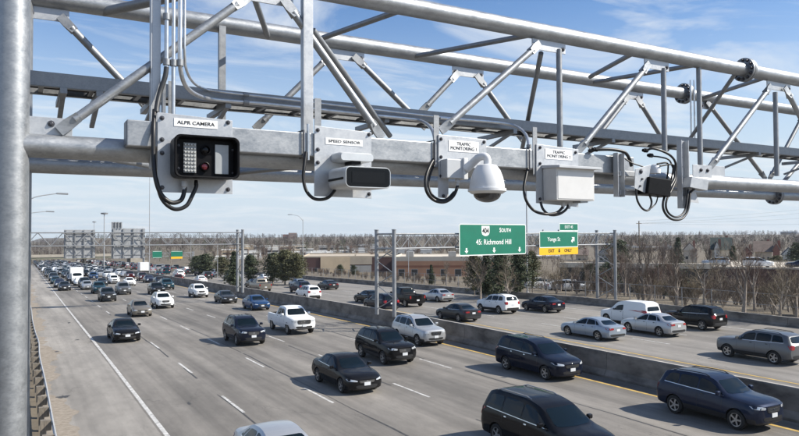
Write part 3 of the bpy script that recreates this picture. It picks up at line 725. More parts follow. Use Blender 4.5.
b = MB(); b.box((x0+.012, YX-.003, z0+.012), (x1-.012, YX-.0003, z1-.03)); b.build('door', mat('light_grey_door', (.66, .66, .65), .4, 0, var=.04, scale=9), bx, bevel=.001)
b = MB(); b.box((x1-.13, YX+.02, z0-.014), (x1-.05, YP-.05, z0+.001)); b.build('latch', STEEL, bx, bevel=.002)
for px in (563, 569): gland(bx, at(px, 202.5, YP-.06), .012)
hose(bx, [at(529.5, 163, YC-.03), at(526, 176, YC-.07), at(524, 189, YC-.1), at(526.5, 201, YC-.12), at(534, 210.5, YC-.13), at(545, 214, YP-.1), at(556, 213, YP-.08), at(562, 208, YP-.06), at(563.3, 204, YP-.06)], .011)
hose(bx, [at(540.5, 202, YP-.02), at(543, 209, YP-.04), at(549, 214.5, YP-.06), at(558, 214.5, YP-.07), at(565.5, 210, YP-.06), at(569, 204, YP-.06)], .010)
# --- radar cluster on a bracket
c = at(640, 180, YP)
rd = thing('radar_sensor', c, 'black radar box and small white dome on a tilted bolted bracket with cable loops', 'sensor')
def pxbox(name, m, par, x0, y0, x1, y1, Yf, Yb, bev=.003):
    a, z0, c_, z1 = px_rect(x0, y0, x1, y1, Yf); b = MB(); b.box((a, Yf, z0), (c_, Yb, z1)); return b.build(name, m, par, bevel=bev)
def channel(par, x0, y0, x1, y1, Y):
    a, z0, c_, z1 = px_rect(x0, y0, x1, y1, Y); b = MB(); b.box((a, Y, z0), (c_, Y+.006, z1)); b.box((a, Y-.045, z0), (a+.006, Y-.0005, z1)); b.box((c_-.006, Y-.045, z0), (c_, Y-.0005, z1))
    o = b.build('channel_bracket', ALU, par, bevel=.001)
    zz = z0+.03
    while zz < z1-.02: bolts_on(o, [((a+c_)/2, Y-.0005, zz)], (0, -1, 0), .008, .008); zz += .085
channel(rd, 613.5, 153, 621, 197, YP-.01)
pxbox('cross_arm', ALU, rd, 620, 170.5, 640, 177, YP-.03, YP+.02); pxbox('cross_arm', ALU, rd, 620, 190, 652, 196, YP-.02, YP+.02)
b = MB(); pts = [at(635.5, 169, YP-.13), at(651, 164.5, YP-.13), at(646.5, 193.5, YP-.13), at(634.5, 188, YP-.13)]; b.prism(pts, (.004, .009, 0)); o = b.build('tilt_plate', ALU, rd, bevel=.001)
bolts_on(o, [at(641, 171.5, YP-.131)], (0, -1, 0), .012, .01); bolts_on(o, [at(642, 179, YP-.131), at(640, 186, YP-.131)], (0, -1, 0), .006, .01)
b = MB(); pts = [at(650, 176.5, YP-.16), at(672, 180, YP-.16), at(670.5, 197, YP-.16), at(648, 193.5, YP-.16)]; b.prism(pts, (0, .12, 0)); b.build('radar_box', BLACKP, rd, bevel=.006)
q = at(655, 170, YP-.07); b = MB(); b.lathe([(0, .046), (.03, .046), (.05, .043), (.066, .034), (.077, .02), (.081, .004)], q-Vector((0, 0, .03)), (0, 0, 1), 24); b.build('small_dome', WHITEP, rd, True)
b = MB(); b.tube(spline([at(660, 166, YP-.12), at(672, 164.5, YP-.12), at(673, 170, YP-.12), at(671, 180, YP-.12)], 6), .007, 8); b.tube(spline([at(657, 164, YP-.10), at(667, 163, YP-.12), at(668, 170, YP-.12), at(667, 179, YP-.12)], 6), .007, 8); b.build('guard_hoop', BLACKP, rd, True)
channel(rd, 677, 140.5, 685.5, 208.5, YP-.02)
pxbox('hinge_block', ALU, rd, 684, 152, 690, 178, YP-.02, YP+.05); pxbox('hinge_block', STEEL2, rd, 683, 179, 690, 196, YP-.03, YP+.02)
def loop(par, pts, r): return hose(par, [at(x, y, YP-d) for x, y, d in pts], r)
loop(rd, [(588, 151, -.05), (598, 149.5, 0), (612, 149.5, .03), (624, 152, .05), (629, 158, .05), (631.5, 166, .04)], .014)
loop(rd, [(636, 188, .12), (637, 199, .13), (641, 207, .13), (646, 210.5, .12), (650, 208.5, .12), (651.5, 201, .11), (648, 192, .1)], .0085)
loop(rd, [(658, 196, .1), (656, 203, .1), (651.5, 208, .11)], .0055)
loop(rd, [(674, 165, .05), (674.5, 178, .07), (670, 187, .1), (664.5, 197, .12), (663, 207, .13), (666.5, 215, .13), (673, 219.5, .13), (681, 219, .12), (686.5, 213, .11), (689, 204, .1), (690.5, 193, .08), (695, 188.5, .06)], .0105)
loop(rd, [(676.5, 166, .04), (675.5, 180, .06), (671.5, 190, .09), (667, 199, .11), (666, 207, .12), (669, 213.5, .12), (675, 217, .12), (681, 215.5, .11), (685, 210, .1), (687, 201, .09), (688, 190, .07)], .009)
loop(rd, [(646, 151, .02), (652, 148.5, .05), (662, 151, .08), (671, 156, .09), (675.5, 163, .07), (675, 172, .06)], .010)
loop(rd, [(650, 156, .03), (660, 157, .06), (669, 160, .08), (673, 168, .07)], .007)
loop(rd, [(624, 158, .05), (632, 163, .07), (641, 166, .09), (650, 169.5, .1)], .006)
for px, py in ((597, 149.5), (647, 150.5), (652, 155.5)):
    b = MB(); b.lathe([(0, .019), (.03, .019), (.034, .014), (.05, .014)], at(px, py, YP-.02), (-1, 0, 0), 10); b.build('connector', BLACKP, rd, True)
# --- grey box to the right of it
c = at(702, 178, YP)
gb = thing('relay_box', c, 'small tilted grey steel box with a hanging flap right of the radar bracket', 'box')
pxbox('back_plate', ALU, gb, 693, 164.5, 712, 178, YP-.02, YP-.012, .001)
b = MB(); pts = [at(692, 176.5, YP-.12), at(709, 179.5, YP-.12), at(707.5, 190.5, YP-.12), at(690, 187, YP-.12)]; b.prism(pts, (.012, .10, 0)); b.build('box_body', ALU, gb, bevel=.002)
b = MB(); pts = [at(690, 190.5, YP-.06), at(695.5, 191.5, YP-.06), at(699, 203, YP-.06), at(690, 202, YP-.06)]; b.prism(pts, (.006, .008, 0)); b.build('flap', GREYP, gb)
bolts_on(gb, [at(701, 170, YP-.021), at(707.5, 170.5, YP-.021)])
# ------------------------------------------------------------------ distant gantries and the signs they carry
GST = mat('distant_galvanised_steel', (0.27, 0.28, 0.29), .5, .3, var=.15, scale=2)
SGREEN = mat('sign_green', (0.005, 0.155, 0.095), .45, 0, var=.06, scale=1.5)
SWHITE = mat('sign_white', (0.80, 0.82, 0.80), .45)
SYEL = mat('sign_yellow', (0.80, 0.45, 0.015), .45)
SBACK = mat('sign_back_aluminium', (0.36, 0.37, 0.38), .5, .3, var=.12, scale=.8, stretch=(4, 1, .3))
def line_hit(px, py, A, B):                                   # on the upright plane through A and B
    n = Vector((B.y-A.y, A.x-B.x, 0)); d = ray(px, py); return EYE + d*((Vector((A.x, A.y, 0))-Vector((EYE.x, EYE.y, 0))).dot(n)/d.dot(n))
def far_gantry(label, A, B, zA, zB, ztop, zbot, ends, bays, dpt=1.0, r=.11, rt=.058, group=None):
    """A, B: the two ends of the truss on plan"""
    t = thing('sign_gantry', (A.x, A.y, zA), label, 'gantry', group)
    u = Vector((B.x-A.x, B.y-A.y, 0)); L = u.length; u.normalize(); w = Vector((-u.y, u.x, 0))
    for e, z0 in ends:
        for s in (-.5, .5):
            p = Vector((e.x, e.y, z0)) + w*s*dpt*2.2
            b = MB(); b.tube([p-Vector((0, 0, .1)), Vector((p.x, p.y, ztop+.28))], r, 14); b.lathe([(0, r+.03), (.05, r+.03)], Vector((p.x, p.y, ztop+.28)), (0, 0, 1), 14); b.build('post', GST, t, True)
        b = MB(); n = 5
        for k in range(n):
            s = 1 if k % 2 else -1; h0 = z0+.3+(zbot-z0-.3)*k/n; h1 = z0+.3+(zbot-z0-.3)*(k+1)/n
            c0 = Vector((e.x, e.y, h0)) - w*s*.5*dpt*2.2; c1 = Vector((e.x, e.y, h1)) + w*s*.5*dpt*2.2; b.tube([c0, c1], .04, 6)
        for hz in (zbot, ztop): b.tube([Vector((e.x, e.y, hz))-w*.5*dpt*2.2, Vector((e.x, e.y, hz))+w*.5*dpt*2.2], .06, 6)
        b.build('post_bracing', GST, t, True)
    a0 = Vector((A.x, A.y, 0)); b0 = Vector((B.x, B.y, 0))
    for s in (-.5, .5):
        for hz in (ztop, zbot):
            b = MB(); b.tube([a0+w*s*dpt+_Z*hz, b0+w*s*dpt+_Z*hz], rt, 10); b.build('chord', GST, t, True)
        b = MB()
        for k in range(bays):
            p0 = a0+u*L*k/bays+w*s*dpt; p1 = a0+u*L*(k+1)/bays+w*s*dpt
            zz = (zbot, ztop) if k % 2 else (ztop, zbot); b.tube([p0+_Z*zz[0], p1+_Z*zz[1]], .034, 6)
        b.build('truss_web', GST, t, True)
    b = MB()
    for k in range(bays+1):
        c = a0+u*L*k/bays; s = 1 if k % 2 else -1
        for hz in (ztop, zbot): b.tube([c-w*.5*dpt+_Z*hz, c+w*.5*dpt+_Z*hz], .03, 5)
    b.build('cross_ties', GST, t, True)
    return t, u, w
# gantry over the departing lanes, with the green signs
pL = road_hit(385.5, 314, 1.2); pR = at(606.5, 301, 49.0)
A, B = Vector((pL.x, pL.y, 0)), Vector((pR.x, pR.y, 0))
zt2 = (line_hit(388, 232.5, A, B).z+line_hit(600, 234.5, A, B).z)/2; zb2 = (line_hit(388, 246.5, A, B).z+line_hit(600, 246, A, B).z)/2
g2, gu, gw = far_gantry('distant truss gantry over the departing lanes carrying two green direction signs', A, B, pL.z, 0, zt2, zb2, [(A, rz(A.y)+1.17), (B, .3)], 26, .95, .15)
FR = -gw if gw.y > 0 else gw                                  # towards the camera
Af, Bf = A+FR*.75, B+FR*.75
ROTZ = math.atan2(gu.y, gu.x)
def sign_panel(name, x0, y0, x1, y1, label, m=SGREEN, group=None, par=None):
    q0, q1 = line_hit(x0, y0, Af, Bf), line_hit(x1, y1, Af, Bf)
    Wd = Vector((q1.x-q0.x, q1.y-q0.y, 0)).length; H = q0.z-q1.z; c = (q0+q1)/2
    t = par or thing(name, c, label, 'sign')
    def pt(x, z, d): return Vector((c.x, c.y, c.z)) + gu*x + _Z*z + FR*d
    return t, Wd, H, pt
def slab(name, m, par, pt, outline, d0, d1):
    b = MB(); p = [pt(x, z, d1) for x, z in outline]; b.prism(p, -FR*(d1-d0)); return b.build(name, m, par)
def rim(name, par, pt, W_, H_, r, t_, d):
    o = rrect(W_, H_, r, 4); i = rrect(W_-2*t_, H_-2*t_, max(r-t_, .01), 4); b = MB(); n = len(o)
    for k in range(n):
        j = (k+1) % n; b.quad(pt(*o[k], d), pt(*o[j], d), pt(*i[j], d), pt(*i[k], d))
    return b.build(name, SWHITE, par)
def sign_text(s, size, x, z, m, par, pt, name='lettering', sq=1.0, bold=.02, W_=None):
    t = text(s, size, pt(x, z, .012), m, par, name, sq, bold, rot=(math.pi/2, 0, ROTZ))
    return t
def arrow(par, pt, x, z, s, ang, m=SWHITE, name='arrow'):
    o = [(0, .5), (.52, -.02), (.20, .06), (.20, -.5), (-.20, -.5), (-.20, .06), (-.52, -.02)]
    ca, sa = math.cos(ang), math.sin(ang); b = MB(); b.quad(*[pt(x+s*(u*ca-v*sa), z+s*(u*sa+v*ca), .012) for u, v in o]); return b.build(name, m, par)
s1, w1, h1, pt = sign_panel('direction_sign', 459, 223.7, 526, 254, 'wide green highway sign reading 404 SOUTH and Richmond Hill with three down arrows')
slab('sign_board', SGREEN, s1, pt, rrect(w1, h1, .18, 4), 0, .008); rim('white_border', s1, pt, w1, h1, .18, .07, .011)
sh = [(-.5, .5), (.5, .5), (.5, -.1), (.42, -.34), (.2, -.47), (0, -.5), (-.2, -.47), (-.42, -.34), (-.5, -.1)]
cx_, cz_, S_ = -.125*w1, .275*h1, .30*h1
b = MB(); b.quad(*[pt(cx_+u*S_*1.22, cz_+v*S_*1.08, .0115) for u, v in sh]); shd = b.build('route_shield', SWHITE, s1)
sign_text('404', h1*.245, cx_, cz_, INK, shd, pt, 'route_number', .82, .03)
sign_text('S', h1*.20, .095*w1, .30*h1, SWHITE, s1, pt, 'lettering', .95); sign_text('OUTH', h1*.165, .185*w1, .295*h1, SWHITE, s1, pt, 'lettering', 1.0)
sign_text('45: Richmond Hill', h1*.235, 0, -.085*h1, SWHITE, s1, pt, 'lettering', .98, .010)
for x in (-.40, 0, .395): arrow(s1, pt, x*w1, -.345*h1, h1*.17, math.pi)
s2, w2, h2, pt = sign_panel('exit_sign', 539.3, 231.2, 578, 247, 'green exit sign reading Yonge St with a yellow EXIT ONLY strip and number tab')
slab('sign_board', SGREEN, s2, pt, rrect(w2, h2, .1, 3), 0, .008); rim('white_border', s2, pt, w2, h2, .1, .06, .011)
sign_text('Yonge St', h2*.34, -.14*w2, .0, SWHITE, s2, pt, 'lettering', 1.0, .006); arrow(s2, pt, .365*w2, -.02*h2, h2*.42, -math.pi/4)
_, w3, h3, pt = sign_panel('', 539.3, 247.2, 578, 254, '', par=s2); slab('yellow_strip', SYEL, s2, pt, rrect(w3, h3, .08, 3), 0, .008)
sign_text('EXIT', h3*.58, -.2*w3, 0, INK, s2, pt, 'lettering', 1.0); sign_text('ONLY', h3*.58, .23*w3, 0, INK, s2, pt, 'lettering', 1.0); arrow(s2, pt, 0, 0, h3*.55, math.pi, INK)
_, w4, h4, pt = sign_panel('', 559.3, 223.3, 578, 230.8, '', par=s2); slab('exit_number_tab', SGREEN, s2, pt, rrect(w4, h4, .06, 3), 0, .008); rim('tab_border', s2, pt, w4, h4, .06, .05, .011)
sign_text('EXIT 45', h4*.56, 0, 0, SWHITE, s2, pt, 'lettering', .98, .004)
for t_, (x0, x1) in ((s1, (464, 521)), (s2, (543, 574))):
    for px in (x0, (x0+x1)/2, x1):
        q = line_hit(px, 238, A+FR*.62, B+FR*.62); b = MB(); b.beam((q.x, q.y, zb2-.35), (q.x, q.y, zt2+.35), .08, .1); b.build('hanger', GST, t_)
# gantry over the oncoming lanes, seen from behind the signs
q = road_hit(240, 291, 1.2)
A1, B1 = Vector((-2.6, q.y, 0)), Vector((q.x, q.y, 0))
zt1 = at(140, 232.6, q.y).z; zb1_ = at(140, 245.2, q.y).z
g1, u1, w1_ = far_gantry('distant truss gantry over the oncoming lanes carrying grey sign backs', A1, B1, -2, 0, zt1, zb1_, [(A1, -2.5), (B1, rz(q.y)+1.17)], 22, .95, .16)
def sign_back(rects, label, Y):
    x0, y0, x1, y1 = rects[0]; t = thing('highway_sign', at((x0+x1)/2, y1, Y), label, 'sign')
    for x0, y0, x1, y1 in rects:
        a, c = at(x0, y0, Y), at(x1, y1, Y); b = MB(); n = max(2, int((c.x-a.x)/.42))
        for k in range(n): b.box((a.x+(c.x-a.x)*k/n+.005, Y+.0, c.z), (a.x+(c.x-a.x)*(k+1)/n-.005, Y+.05, a.z))
        b.build('panel', SBACK, t)
        b = MB()
        for k in range(4): z = c.z+(a.z-c.z)*(.12+.25*k); b.box((a.x, Y-.06, z-.04), (c.x, Y-.003, z+.04))
        for k in range(4): x = a.x+(c.x-a.x)*(.06+.29*k); b.box((x-.05, Y-.14, c.z), (x+.05, Y-.062, a.z+.0))
        b.build('stiffeners', GST, t)
sign_back([(64, 229.8, 95, 258)], 'back of a wide grey sign panel, the plain one left of the stepped one', q.y+.75)
sign_back([(111.5, 228.5, 145, 258), (111.5, 222, 122, 228.3)], 'back of a grey sign panel with a raised tab on its left end', q.y+.75)
# gantry far down the departing lanes with two little green signs
q3 = road_hit(193, 271.5); Y3 = q3.y
A3, B3 = Vector((road_hit(127, 267, 1.2).x, Y3, 0)), Vector((q3.x, Y3, 0)); zz = rz(Y3)
g3, u3, w3_ = far_gantry('smallest truss gantry far down the departing lanes with two tiny green signs', A3, B3, zz, 0, at(160, 253, Y3).z, at(160, 256.6, Y3).z, [(A3, zz), (B3, zz)], 24, .8, .16, .06)
for (x0, y0, x1, y1), ye, lb in (((152.5, 251, 162, 258), 0, 'tiny green sign on the far gantry, the one without a yellow strip'), ((171, 251, 182.5, 256.5), 258.6, 'tiny green sign on the far gantry, the one with a yellow strip')):
    a, c = at(x0, y0, Y3-.8), at(x1, y1, Y3-.8); t = thing('direction_sign', (a.x, Y3-.8, c.z), lb, 'sign')
    b = MB(); b.box((a.x, Y3-.8, c.z), (c.x, Y3-.72, a.z)); b.build('sign_board', SGREEN, t)
    b = MB()
    for f, wd in ((.62, .5), (.3, .75)):
        zz_ = c.z+(a.z-c.z)*f; x = a.x+(c.x-a.x)*.1
        while x < a.x+(c.x-a.x)*(.1+wd): b.box((x, Y3-.815, zz_-.1), (x+.26, Y3-.803, zz_+.12)); x += .36
    if not ye: b = MB(); b.box((a.x+.1, Y3-.815, c.z+.1), (c.x-.1, Y3-.803, c.z+.18)); b.box((a.x+.1, Y3-.815, a.z-.18), (c.x-.1, Y3-.803, a.z-.1))
    if ye:
        b2_ = MB(); e = at(x1, ye, Y3-.8); b2_.box((a.x, Y3-.8, e.z), (c.x, Y3-.72, c.z-.01)); b2_.build('yellow_strip', SYEL, t)
        b = MB(); b.box((a.x+.1, Y3-.815, a.z-.18), (c.x-.1, Y3-.803, a.z-.1))
    b.build('white_border', SWHITE, t)
# ------------------------------------------------------------------ lamp posts, utility pole
LAMPM = mat('lamp_post_metal', (0.40, 0.41, 0.42), .5, .4, var=.1, scale=1)
def lamp_post(label, base, ztop, arms, r=.11, r1=.055, hm=LAMPM):
    t = thing('street_lamp', base, label, 'street lamp'); ztop = max(ztop, base.z+2)
    b = MB(); b.tube([base-Vector((0, 0, .6)), Vector((base.x, base.y, ztop))], r, 12, r1=r1); b.lathe([(0, r*1.9), (.25, r*1.7), (.3, r)], base, (0, 0, 1), 10); b.build('pole', LAMPM, t, True)
    for tip in arms:
        s = Vector((base.x, base.y, ztop)); m1 = s.lerp(tip, .45)+Vector((0, 0, (tip.z-s.z)*.28))
        b = MB(); b.tube(spline([s-Vector((0, 0, .3)), s.lerp(m1, .5), m1, tip], 5), .05, 8, r1=.035); b.build('arm', LAMPM, t, True)
        d = (tip-s); d.z = 0; d.normalize(); b = MB(); n = Vector((-d.y, d.x, 0))
        b.prism([tip-d*.1-n*.1+_Z*.05, tip+d*.75-n*.17+_Z*.03, tip+d*.75+n*.17+_Z*.03, tip-d*.1+n*.1+_Z*.05], (0, 0, -.13)); b.build('lamp_head', GST, t, bevel=.02)
    return t
def top_z(px, py, base): d = ray(px, py); k = math.hypot(base.x-EYE.x, base.y-EYE.y)/math.hypot(d.x, d.y); return EYE.z+d.z*k
def tip_at(px, py, base): d = ray(px, py); k = math.hypot(base.x-EYE.x, base.y-EYE.y)/math.hypot(d.x, d.y); return EYE+d*k
p = road_hit(149.3, 276); lamp_post('tall slim pole standing in the median behind the oncoming gantry', p, top_z(149.3, 150, p), [])
p = road_hit(303, 279); p.z = terr(p.x, p.y); lamp_post('tall curved lamp post beyond the roadside barrier, its arm reaching left', p, top_z(302.5, 219.5, p), [tip_at(291.5, 214.5, p)])
p = road_hit(527.5, 296); p.z = terr(p.x, p.y); lamp_post('tall slim lamp post standing beside the right edge of the 404 sign', p, top_z(526, 172, p), [tip_at(517, 168, p)])
p = at(104, 262, 230); p.z = terr(p.x, p.y); t = lamp_post('high mast light with a ring of lamps far beyond the left sign backs', p, top_z(103.5, 213, p), [], .2, .12)
b = MB(); zt_ = top_z(103.5, 213.5, p); b.lathe([(0, .2), (.1, 1.0), (.5, 1.1), (.6, .3)], (p.x, p.y, zt_-.3), (0, 0, 1), 12); b.build('lamp_ring', GST, t, True)
p = at(94, 262, 420); p.z = terr(p.x, p.y); t = lamp_post('faint smaller high mast light just left of the taller one', p, top_z(94, 221.5, p), [], .2, .12)
b = MB(); zt_ = top_z(94, 222, p); b.lathe([(0, .2), (.1, 1.0), (.5, 1.1), (.6, .3)], (p.x, p.y, zt_-.3), (0, 0, 1), 10); b.build('lamp_ring', GST, t, True)
for py_s, tip, Yl, lb in ((207, (58, 193.3), 62, 'nearer and taller curved lamp arm reaching right from behind the left column'), (218, (47, 211.3), 88, 'farther and lower curved lamp arm reaching right from behind the left column')):
    p = at(18, 250, Yl); p.z = terr(p.x, p.y); lamp_post(lb, p, at(18, py_s, Yl).z, [at(*tip, Yl)])
for px, Yp, pt_, lb in ((238.5-21, 150, 245, 'thin pole left of the oncoming gantry posts'), (190.8, 200, 240, 'thin pole right of the tiny green signs'), (408.5, 120, 236, 'thin pole in front of the orange brick building')):
    p = at(px, 262, Yp); p.z = terr(p.x, p.y); lamp_post(lb, p, top_z(px, pt_, p), [], .07, .05)
WOOD = mat('utility_pole_wood', (0.13, 0.10, 0.075), .9, 0, var=.25, scale=2)
up = at(639.5, 262, 96); up.z = terr(up.x, up.y); t = thing('utility_pole', up, 'old wooden utility pole above the bare trees at right', 'pole')
zt_ = top_z(639, 221, up); b = MB(); b.tube([up, Vector((up.x, up.y, zt_))], .15, 10, r1=.10); b.build('pole', WOOD, t, True)
b = MB(); b.beam((up.x-.75, up.y, zt_-.5), (up.x+.75, up.y, zt_-.5), .1, .12); b.build('crossarm', WOOD, t)
WIRE = mat('power_line', (0.05, 0.05, 0.055), .6)
wl = thing('power_lines', up, 'thin sagging power lines crossing the sky to the right of the wooden pole', 'power line')
for ya, yb, o in ((223, 203, 0), (226, 214, .5), (230, 222, -.5), (223, 207, .75)):
    a = Vector((up.x+o, up.y, zt_-.45 if o else zt_)); c = at(860, yb, 88); pts = [a.lerp(c, k/14)-Vector((0, 0, .5*math.sin(math.pi*k/14))) for k in range(15)]
    b = MB(); b.tube(pts, .012, 4); b.build('wire', WIRE, wl)
# ------------------------------------------------------------------ overpass far down the road
OVB = mat('overpass_girder', (0.22, 0.22, 0.16), .8, 0, var=.2, scale=.3); OVC = mat('overpass_concrete', (0.34, 0.31, 0.26), .85, 0, var=.15, scale=.4)
YO = 415; zo = at(80, 255.6, YO).z; zo2 = at(80, 258.6, YO).z
ov = thing('overpass_bridge', (20, YO, rz(YO)), 'low beige overpass crossing all lanes far down the highway', 'bridge')
b = MB(); b.box((-90, YO, zo2), (62, YO+14, zo-.7)); b.build('girder', OVB, ov)
b = MB(); b.box((-90, YO-.4, zo-.698), (62, YO-.0, zo+.5)); b.box((-90, YO+13.6, zo-.698), (62, YO+14.2, zo+.5)); b.build('parapet', OVC, ov)
b = MB(); b.box((-90, YO+.002, zo-.697), (62, YO+13.598, zo-.4)); b.build('deck', OVC, ov)
for x in (3, 30, 57):
    b = MB()
    for k in range(3): b.tube([(x+rx(YO), YO+2.5+4.5*k, rz(YO)-1), (x+rx(YO), YO+2.5+4.5*k, zo2-.8)], .6, 12)
    b.box((x+rx(YO)-.7, YO+1, zo2-.8), (x+rx(YO)+.7, YO+13, zo2-.001)); b.build('pier', OVC, ov, True)
b = MB(); b.prism([(58, YO-.3, -12), (58, YO-.3, zo2-.01), (62, YO-.3, zo2-.01), (80, YO-.3, -12)], (0, 14.6, 0)); b.build('abutment', OVC, ov)
# ------------------------------------------------------------------ chain link fence on the verge
fm = mat('fence_steel', (0.30, 0.30, 0.30), .6, .4, var=.15, scale=3)
fc = thing('chain_link_fence', (52.8, 0, .2), 'rusty grey chain link fence running behind the roadside barrier', 'fence')
b = MB(); y = 14.0; fx_ = lambda y: 52.6+rx(y)
posts = []
while y < 190: posts.append(y); y += 3.0
for y in posts[:60]:
    q = MB(); z = terr(fx_(y), y); q.tube([(fx_(y), y, z-.2), (fx_(y), y, z+1.95)], .04, 6); q.build('post', fm, fc, True)
for h in (1.9, .15, 1.0): b.tube([(fx_(y), y, terr(fx_(y), y)+h) for y in posts], .022 if h > .5 else .012, 5)
b.build('rails', fm, fc, True)
b = MB()
for y in [14+.33*k for k in range(500)]:
    if y > 175: break
    z = terr(fx_(y), y)
    for s in (1, -1):
        y2 = y+s*1.2; b.quad((fx_(y), y, z+.15), (fx_(y)+.004, y+.012, z+.15), (fx_(y2)+.004, y2+.012, z+1.9), (fx_(y2), y2, z+1.9))
b.build('wire_mesh', fm, fc)
# ------------------------------------------------------------------ buildings
GLASSB = mat('window_glass', (0.03, 0.035, 0.04), .12, 0, coat=.3)
def wallm(n, c, v=.1): return mat(n, c, .85, 0, var=v, scale=.35)
ROOFG = mat('grey_flat_roof', (0.50, 0.50, 0.49), .9, 0, var=.1, scale=.3)
class Bld:
    """an axis-aligned box building set by the pixel span of its front at a depth; rotated as a whole by rot"""
    def __init__(s, name, label, x0, x1, y0, ybase, dist, dep, cat='building', rot=None):
        a, c = at_d(x0, ybase, dist), at_d(x1, ybase, dist)
        s.base = Vector(((a.x+c.x)/2, (a.y+c.y)/2, 0)); s.w = Vector((c.x-a.x, c.y-a.y, 0)).length
        u = Vector((c.x-a.x, c.y-a.y, 0)).normalized()
        if rot is not None: u = Vector((math.cos(rot), math.sin(rot), 0))
        s.u = u; s.n = Vector((u.y, -u.x, 0))                  # n: towards the camera
        d = ray((x0+x1)/2, y0); k = dist/math.hypot(d.x, d.y); s.zt = EYE.z+d.z*k
        d = ray((x0+x1)/2, ybase); s.zb = EYE.z+d.z*k
        s.h = s.zt-s.zb; s.dep = dep
        s.t = thing(name, Vector((s.base.x, s.base.y, s.zb)), label, cat)
    def p(s, x, d, z): return s.base + s.u*x - s.n*d + _Z*(s.zb+z)   # x along front from centre, d depth behind front, z above base
    def box(s, b, x0, x1, d0, d1, z0, z1):
        i = len(b.v)
        b.v += [s.p(x0,d0,z0), s.p(x1,d0,z0), s.p(x1,d1,z0), s.p(x0,d1,z0), s.p(x0,d0,z1), s.p(x1,d0,z1), s.p(x1,d1,z1), s.p(x0,d1,z1)]
        for q in ((0,3,2,1),(4,5,6,7),(0,1,5,4),(1,2,6,5),(2,3,7,6),(3,0,4,7)): b.face([i+k for k in q])
    def part(s, name, m, x0, x1, d0, d1, z0, z1, par=None): b = MB(); s.box(b, x0, x1, d0, d1, z0, z1); return b.build(name, m, par or s.t)
    def flat(s, m, foot=3.0, roof=ROOFG, par=.35):
        s.part('wall', m, -s.w/2, s.w/2, 0, s.dep, -foot, s.h-par)
        s.part('roof', roof, -s.w/2+.25, s.w/2-.25, .25, s.dep-.25, s.h-par+.002, s.h-par+.08)
        b = MB()
        s.box(b, -s.w/2-.04, s.w/2+.04, -.04, .24, s.h-par+.003, s.h); s.box(b, -s.w/2-.04, s.w/2+.04, s.dep-.24, s.dep+.04, s.h-par+.003, s.h)
        s.box(b, -s.w/2-.04, -s.w/2+.24, .245, s.dep-.245, s.h-par+.003, s.h); s.box(b, s.w/2-.24, s.w/2+.04, .245, s.dep-.245, s.h-par+.003, s.h); b.build('parapet', roof, s.t)
    def window(s, x, z, w, h, frame=None, d=-.03):
        f = s.part('window', frame or FRAMEM, x-w/2-.08, x+w/2+.08, d, .02, z-.08, z+h+.08); s.part('pane', GLASSB, x-w/2, x+w/2, d-.02, d-.002, z, z+h, f)
    def band(s, name, m, z0, z1, d=-.05): s.part(name, m, -s.w/2-.03, s.w/2+.03, d, -.003, z0, z1)
    def gable(s, m, rise, over=.4):
        b = MB(); w = s.w/2+over
        i = len(b.v)
        b.v += [s.p(-w, -over, s.h), s.p(w, -over, s.h), s.p(w, s.dep+over, s.h), s.p(-w, s.dep+over, s.h), s.p(-w, s.dep/2, s.h+rise), s.p(w, s.dep/2, s.h+rise)]
        for q in ((0,1,5,4),(2,3,4,5),(0,4,3),(1,2,5),(0,3,2,1)): b.face([i+k for k in q])
        return b.build('roof', m, s.t)
    def front_gable(s, m, rise, over=.35, x0=None, x1=None):
        b = MB(); a = (x0 if x0 is not None else -s.w/2)-over; c = (x1 if x1 is not None else s.w/2)+over; i = len(b.v); mid = (a+c)/2
        b.v += [s.p(a, -over, s.h), s.p(c, -over, s.h), s.p(mid, -over, s.h+rise), s.p(a, s.dep+over, s.h), s.p(c, s.dep+over, s.h), s.p(mid, s.dep+over, s.h+rise)]
        for q in ((0,2,5,3),(1,4,5,2),(0,1,2),(3,5,4),(0,3,4,1)): b.face([i+k for k in q])
        o = b.build('roof', m, s.t)
        return o
FRAMEM = mat('window_frame', (0.45, 0.43, 0.40), .6)
BRICK_O = wallm('orange_brick', (0.46, 0.25, 0.15)); BEIGE = wallm('beige_stucco', (0.56, 0.45, 0.31)); TAN = wallm('tan_panel', (0.42, 0.36, 0.28)); MAROON = wallm('dark_maroon_cladding', (0.085, 0.045, 0.042))
CREAM = wallm('cream_panel', (0.56, 0.50, 0.41)); WHITEW = wallm('white_cladding', (0.60, 0.59, 0.56)); BRICK_R = wallm('red_brick', (0.24, 0.11, 0.085)); GREYW = wallm('grey_siding', (0.33, 0.33, 0.32)); BLUEG = wallm('blue_grey_glass', (0.20, 0.26, 0.33), .2)
SHING = mat('brown_shingles', (0.13, 0.10, 0.085), .9, 0, var=.2, scale=1); SHING2 = mat('dark_grey_shingles', (0.10, 0.10, 0.105), .9, 0, var=.2, scale=1); SHING3 = mat('dark_green_shingles', (0.028, 0.045, 0.042), .8, 0, var=.2, scale=1)
o = Bld('brick_building', 'long low orange brick building with a cream band and dark windows', 393, 502, 256.5, 278.5, 168, 30); o.flat(BRICK_O, roof=CREAM)
o.band('cream_band', CREAM, o.h*.80, o.h*.985); o.band('brown_band', wallm('brown_brick', (.27, .12, .07)), o.h*.50, o.h*.60, -.06); o.band('plinth', wallm('pale_block', (.42, .36, .3)), 0, o.h*.1, -.07)
for x in (-.42, -.30, -.16, -.03, .10, .22, .34, .44): o.window(x*o.w, o.h*.12, o.w*.055, o.h*.30)
for x in (-.36, .05, .41): o.part('rooftop_unit', GREYW, x*o.w-1, x*o.w+1, 8, 11, o.h-.2, o.h+1.0)
o = Bld('warehouse', 'tan warehouse with dark maroon end wall left of the gantry posts', 302, 394, 256, 275, 190, 34); o.flat(MAROON, roof=TAN)
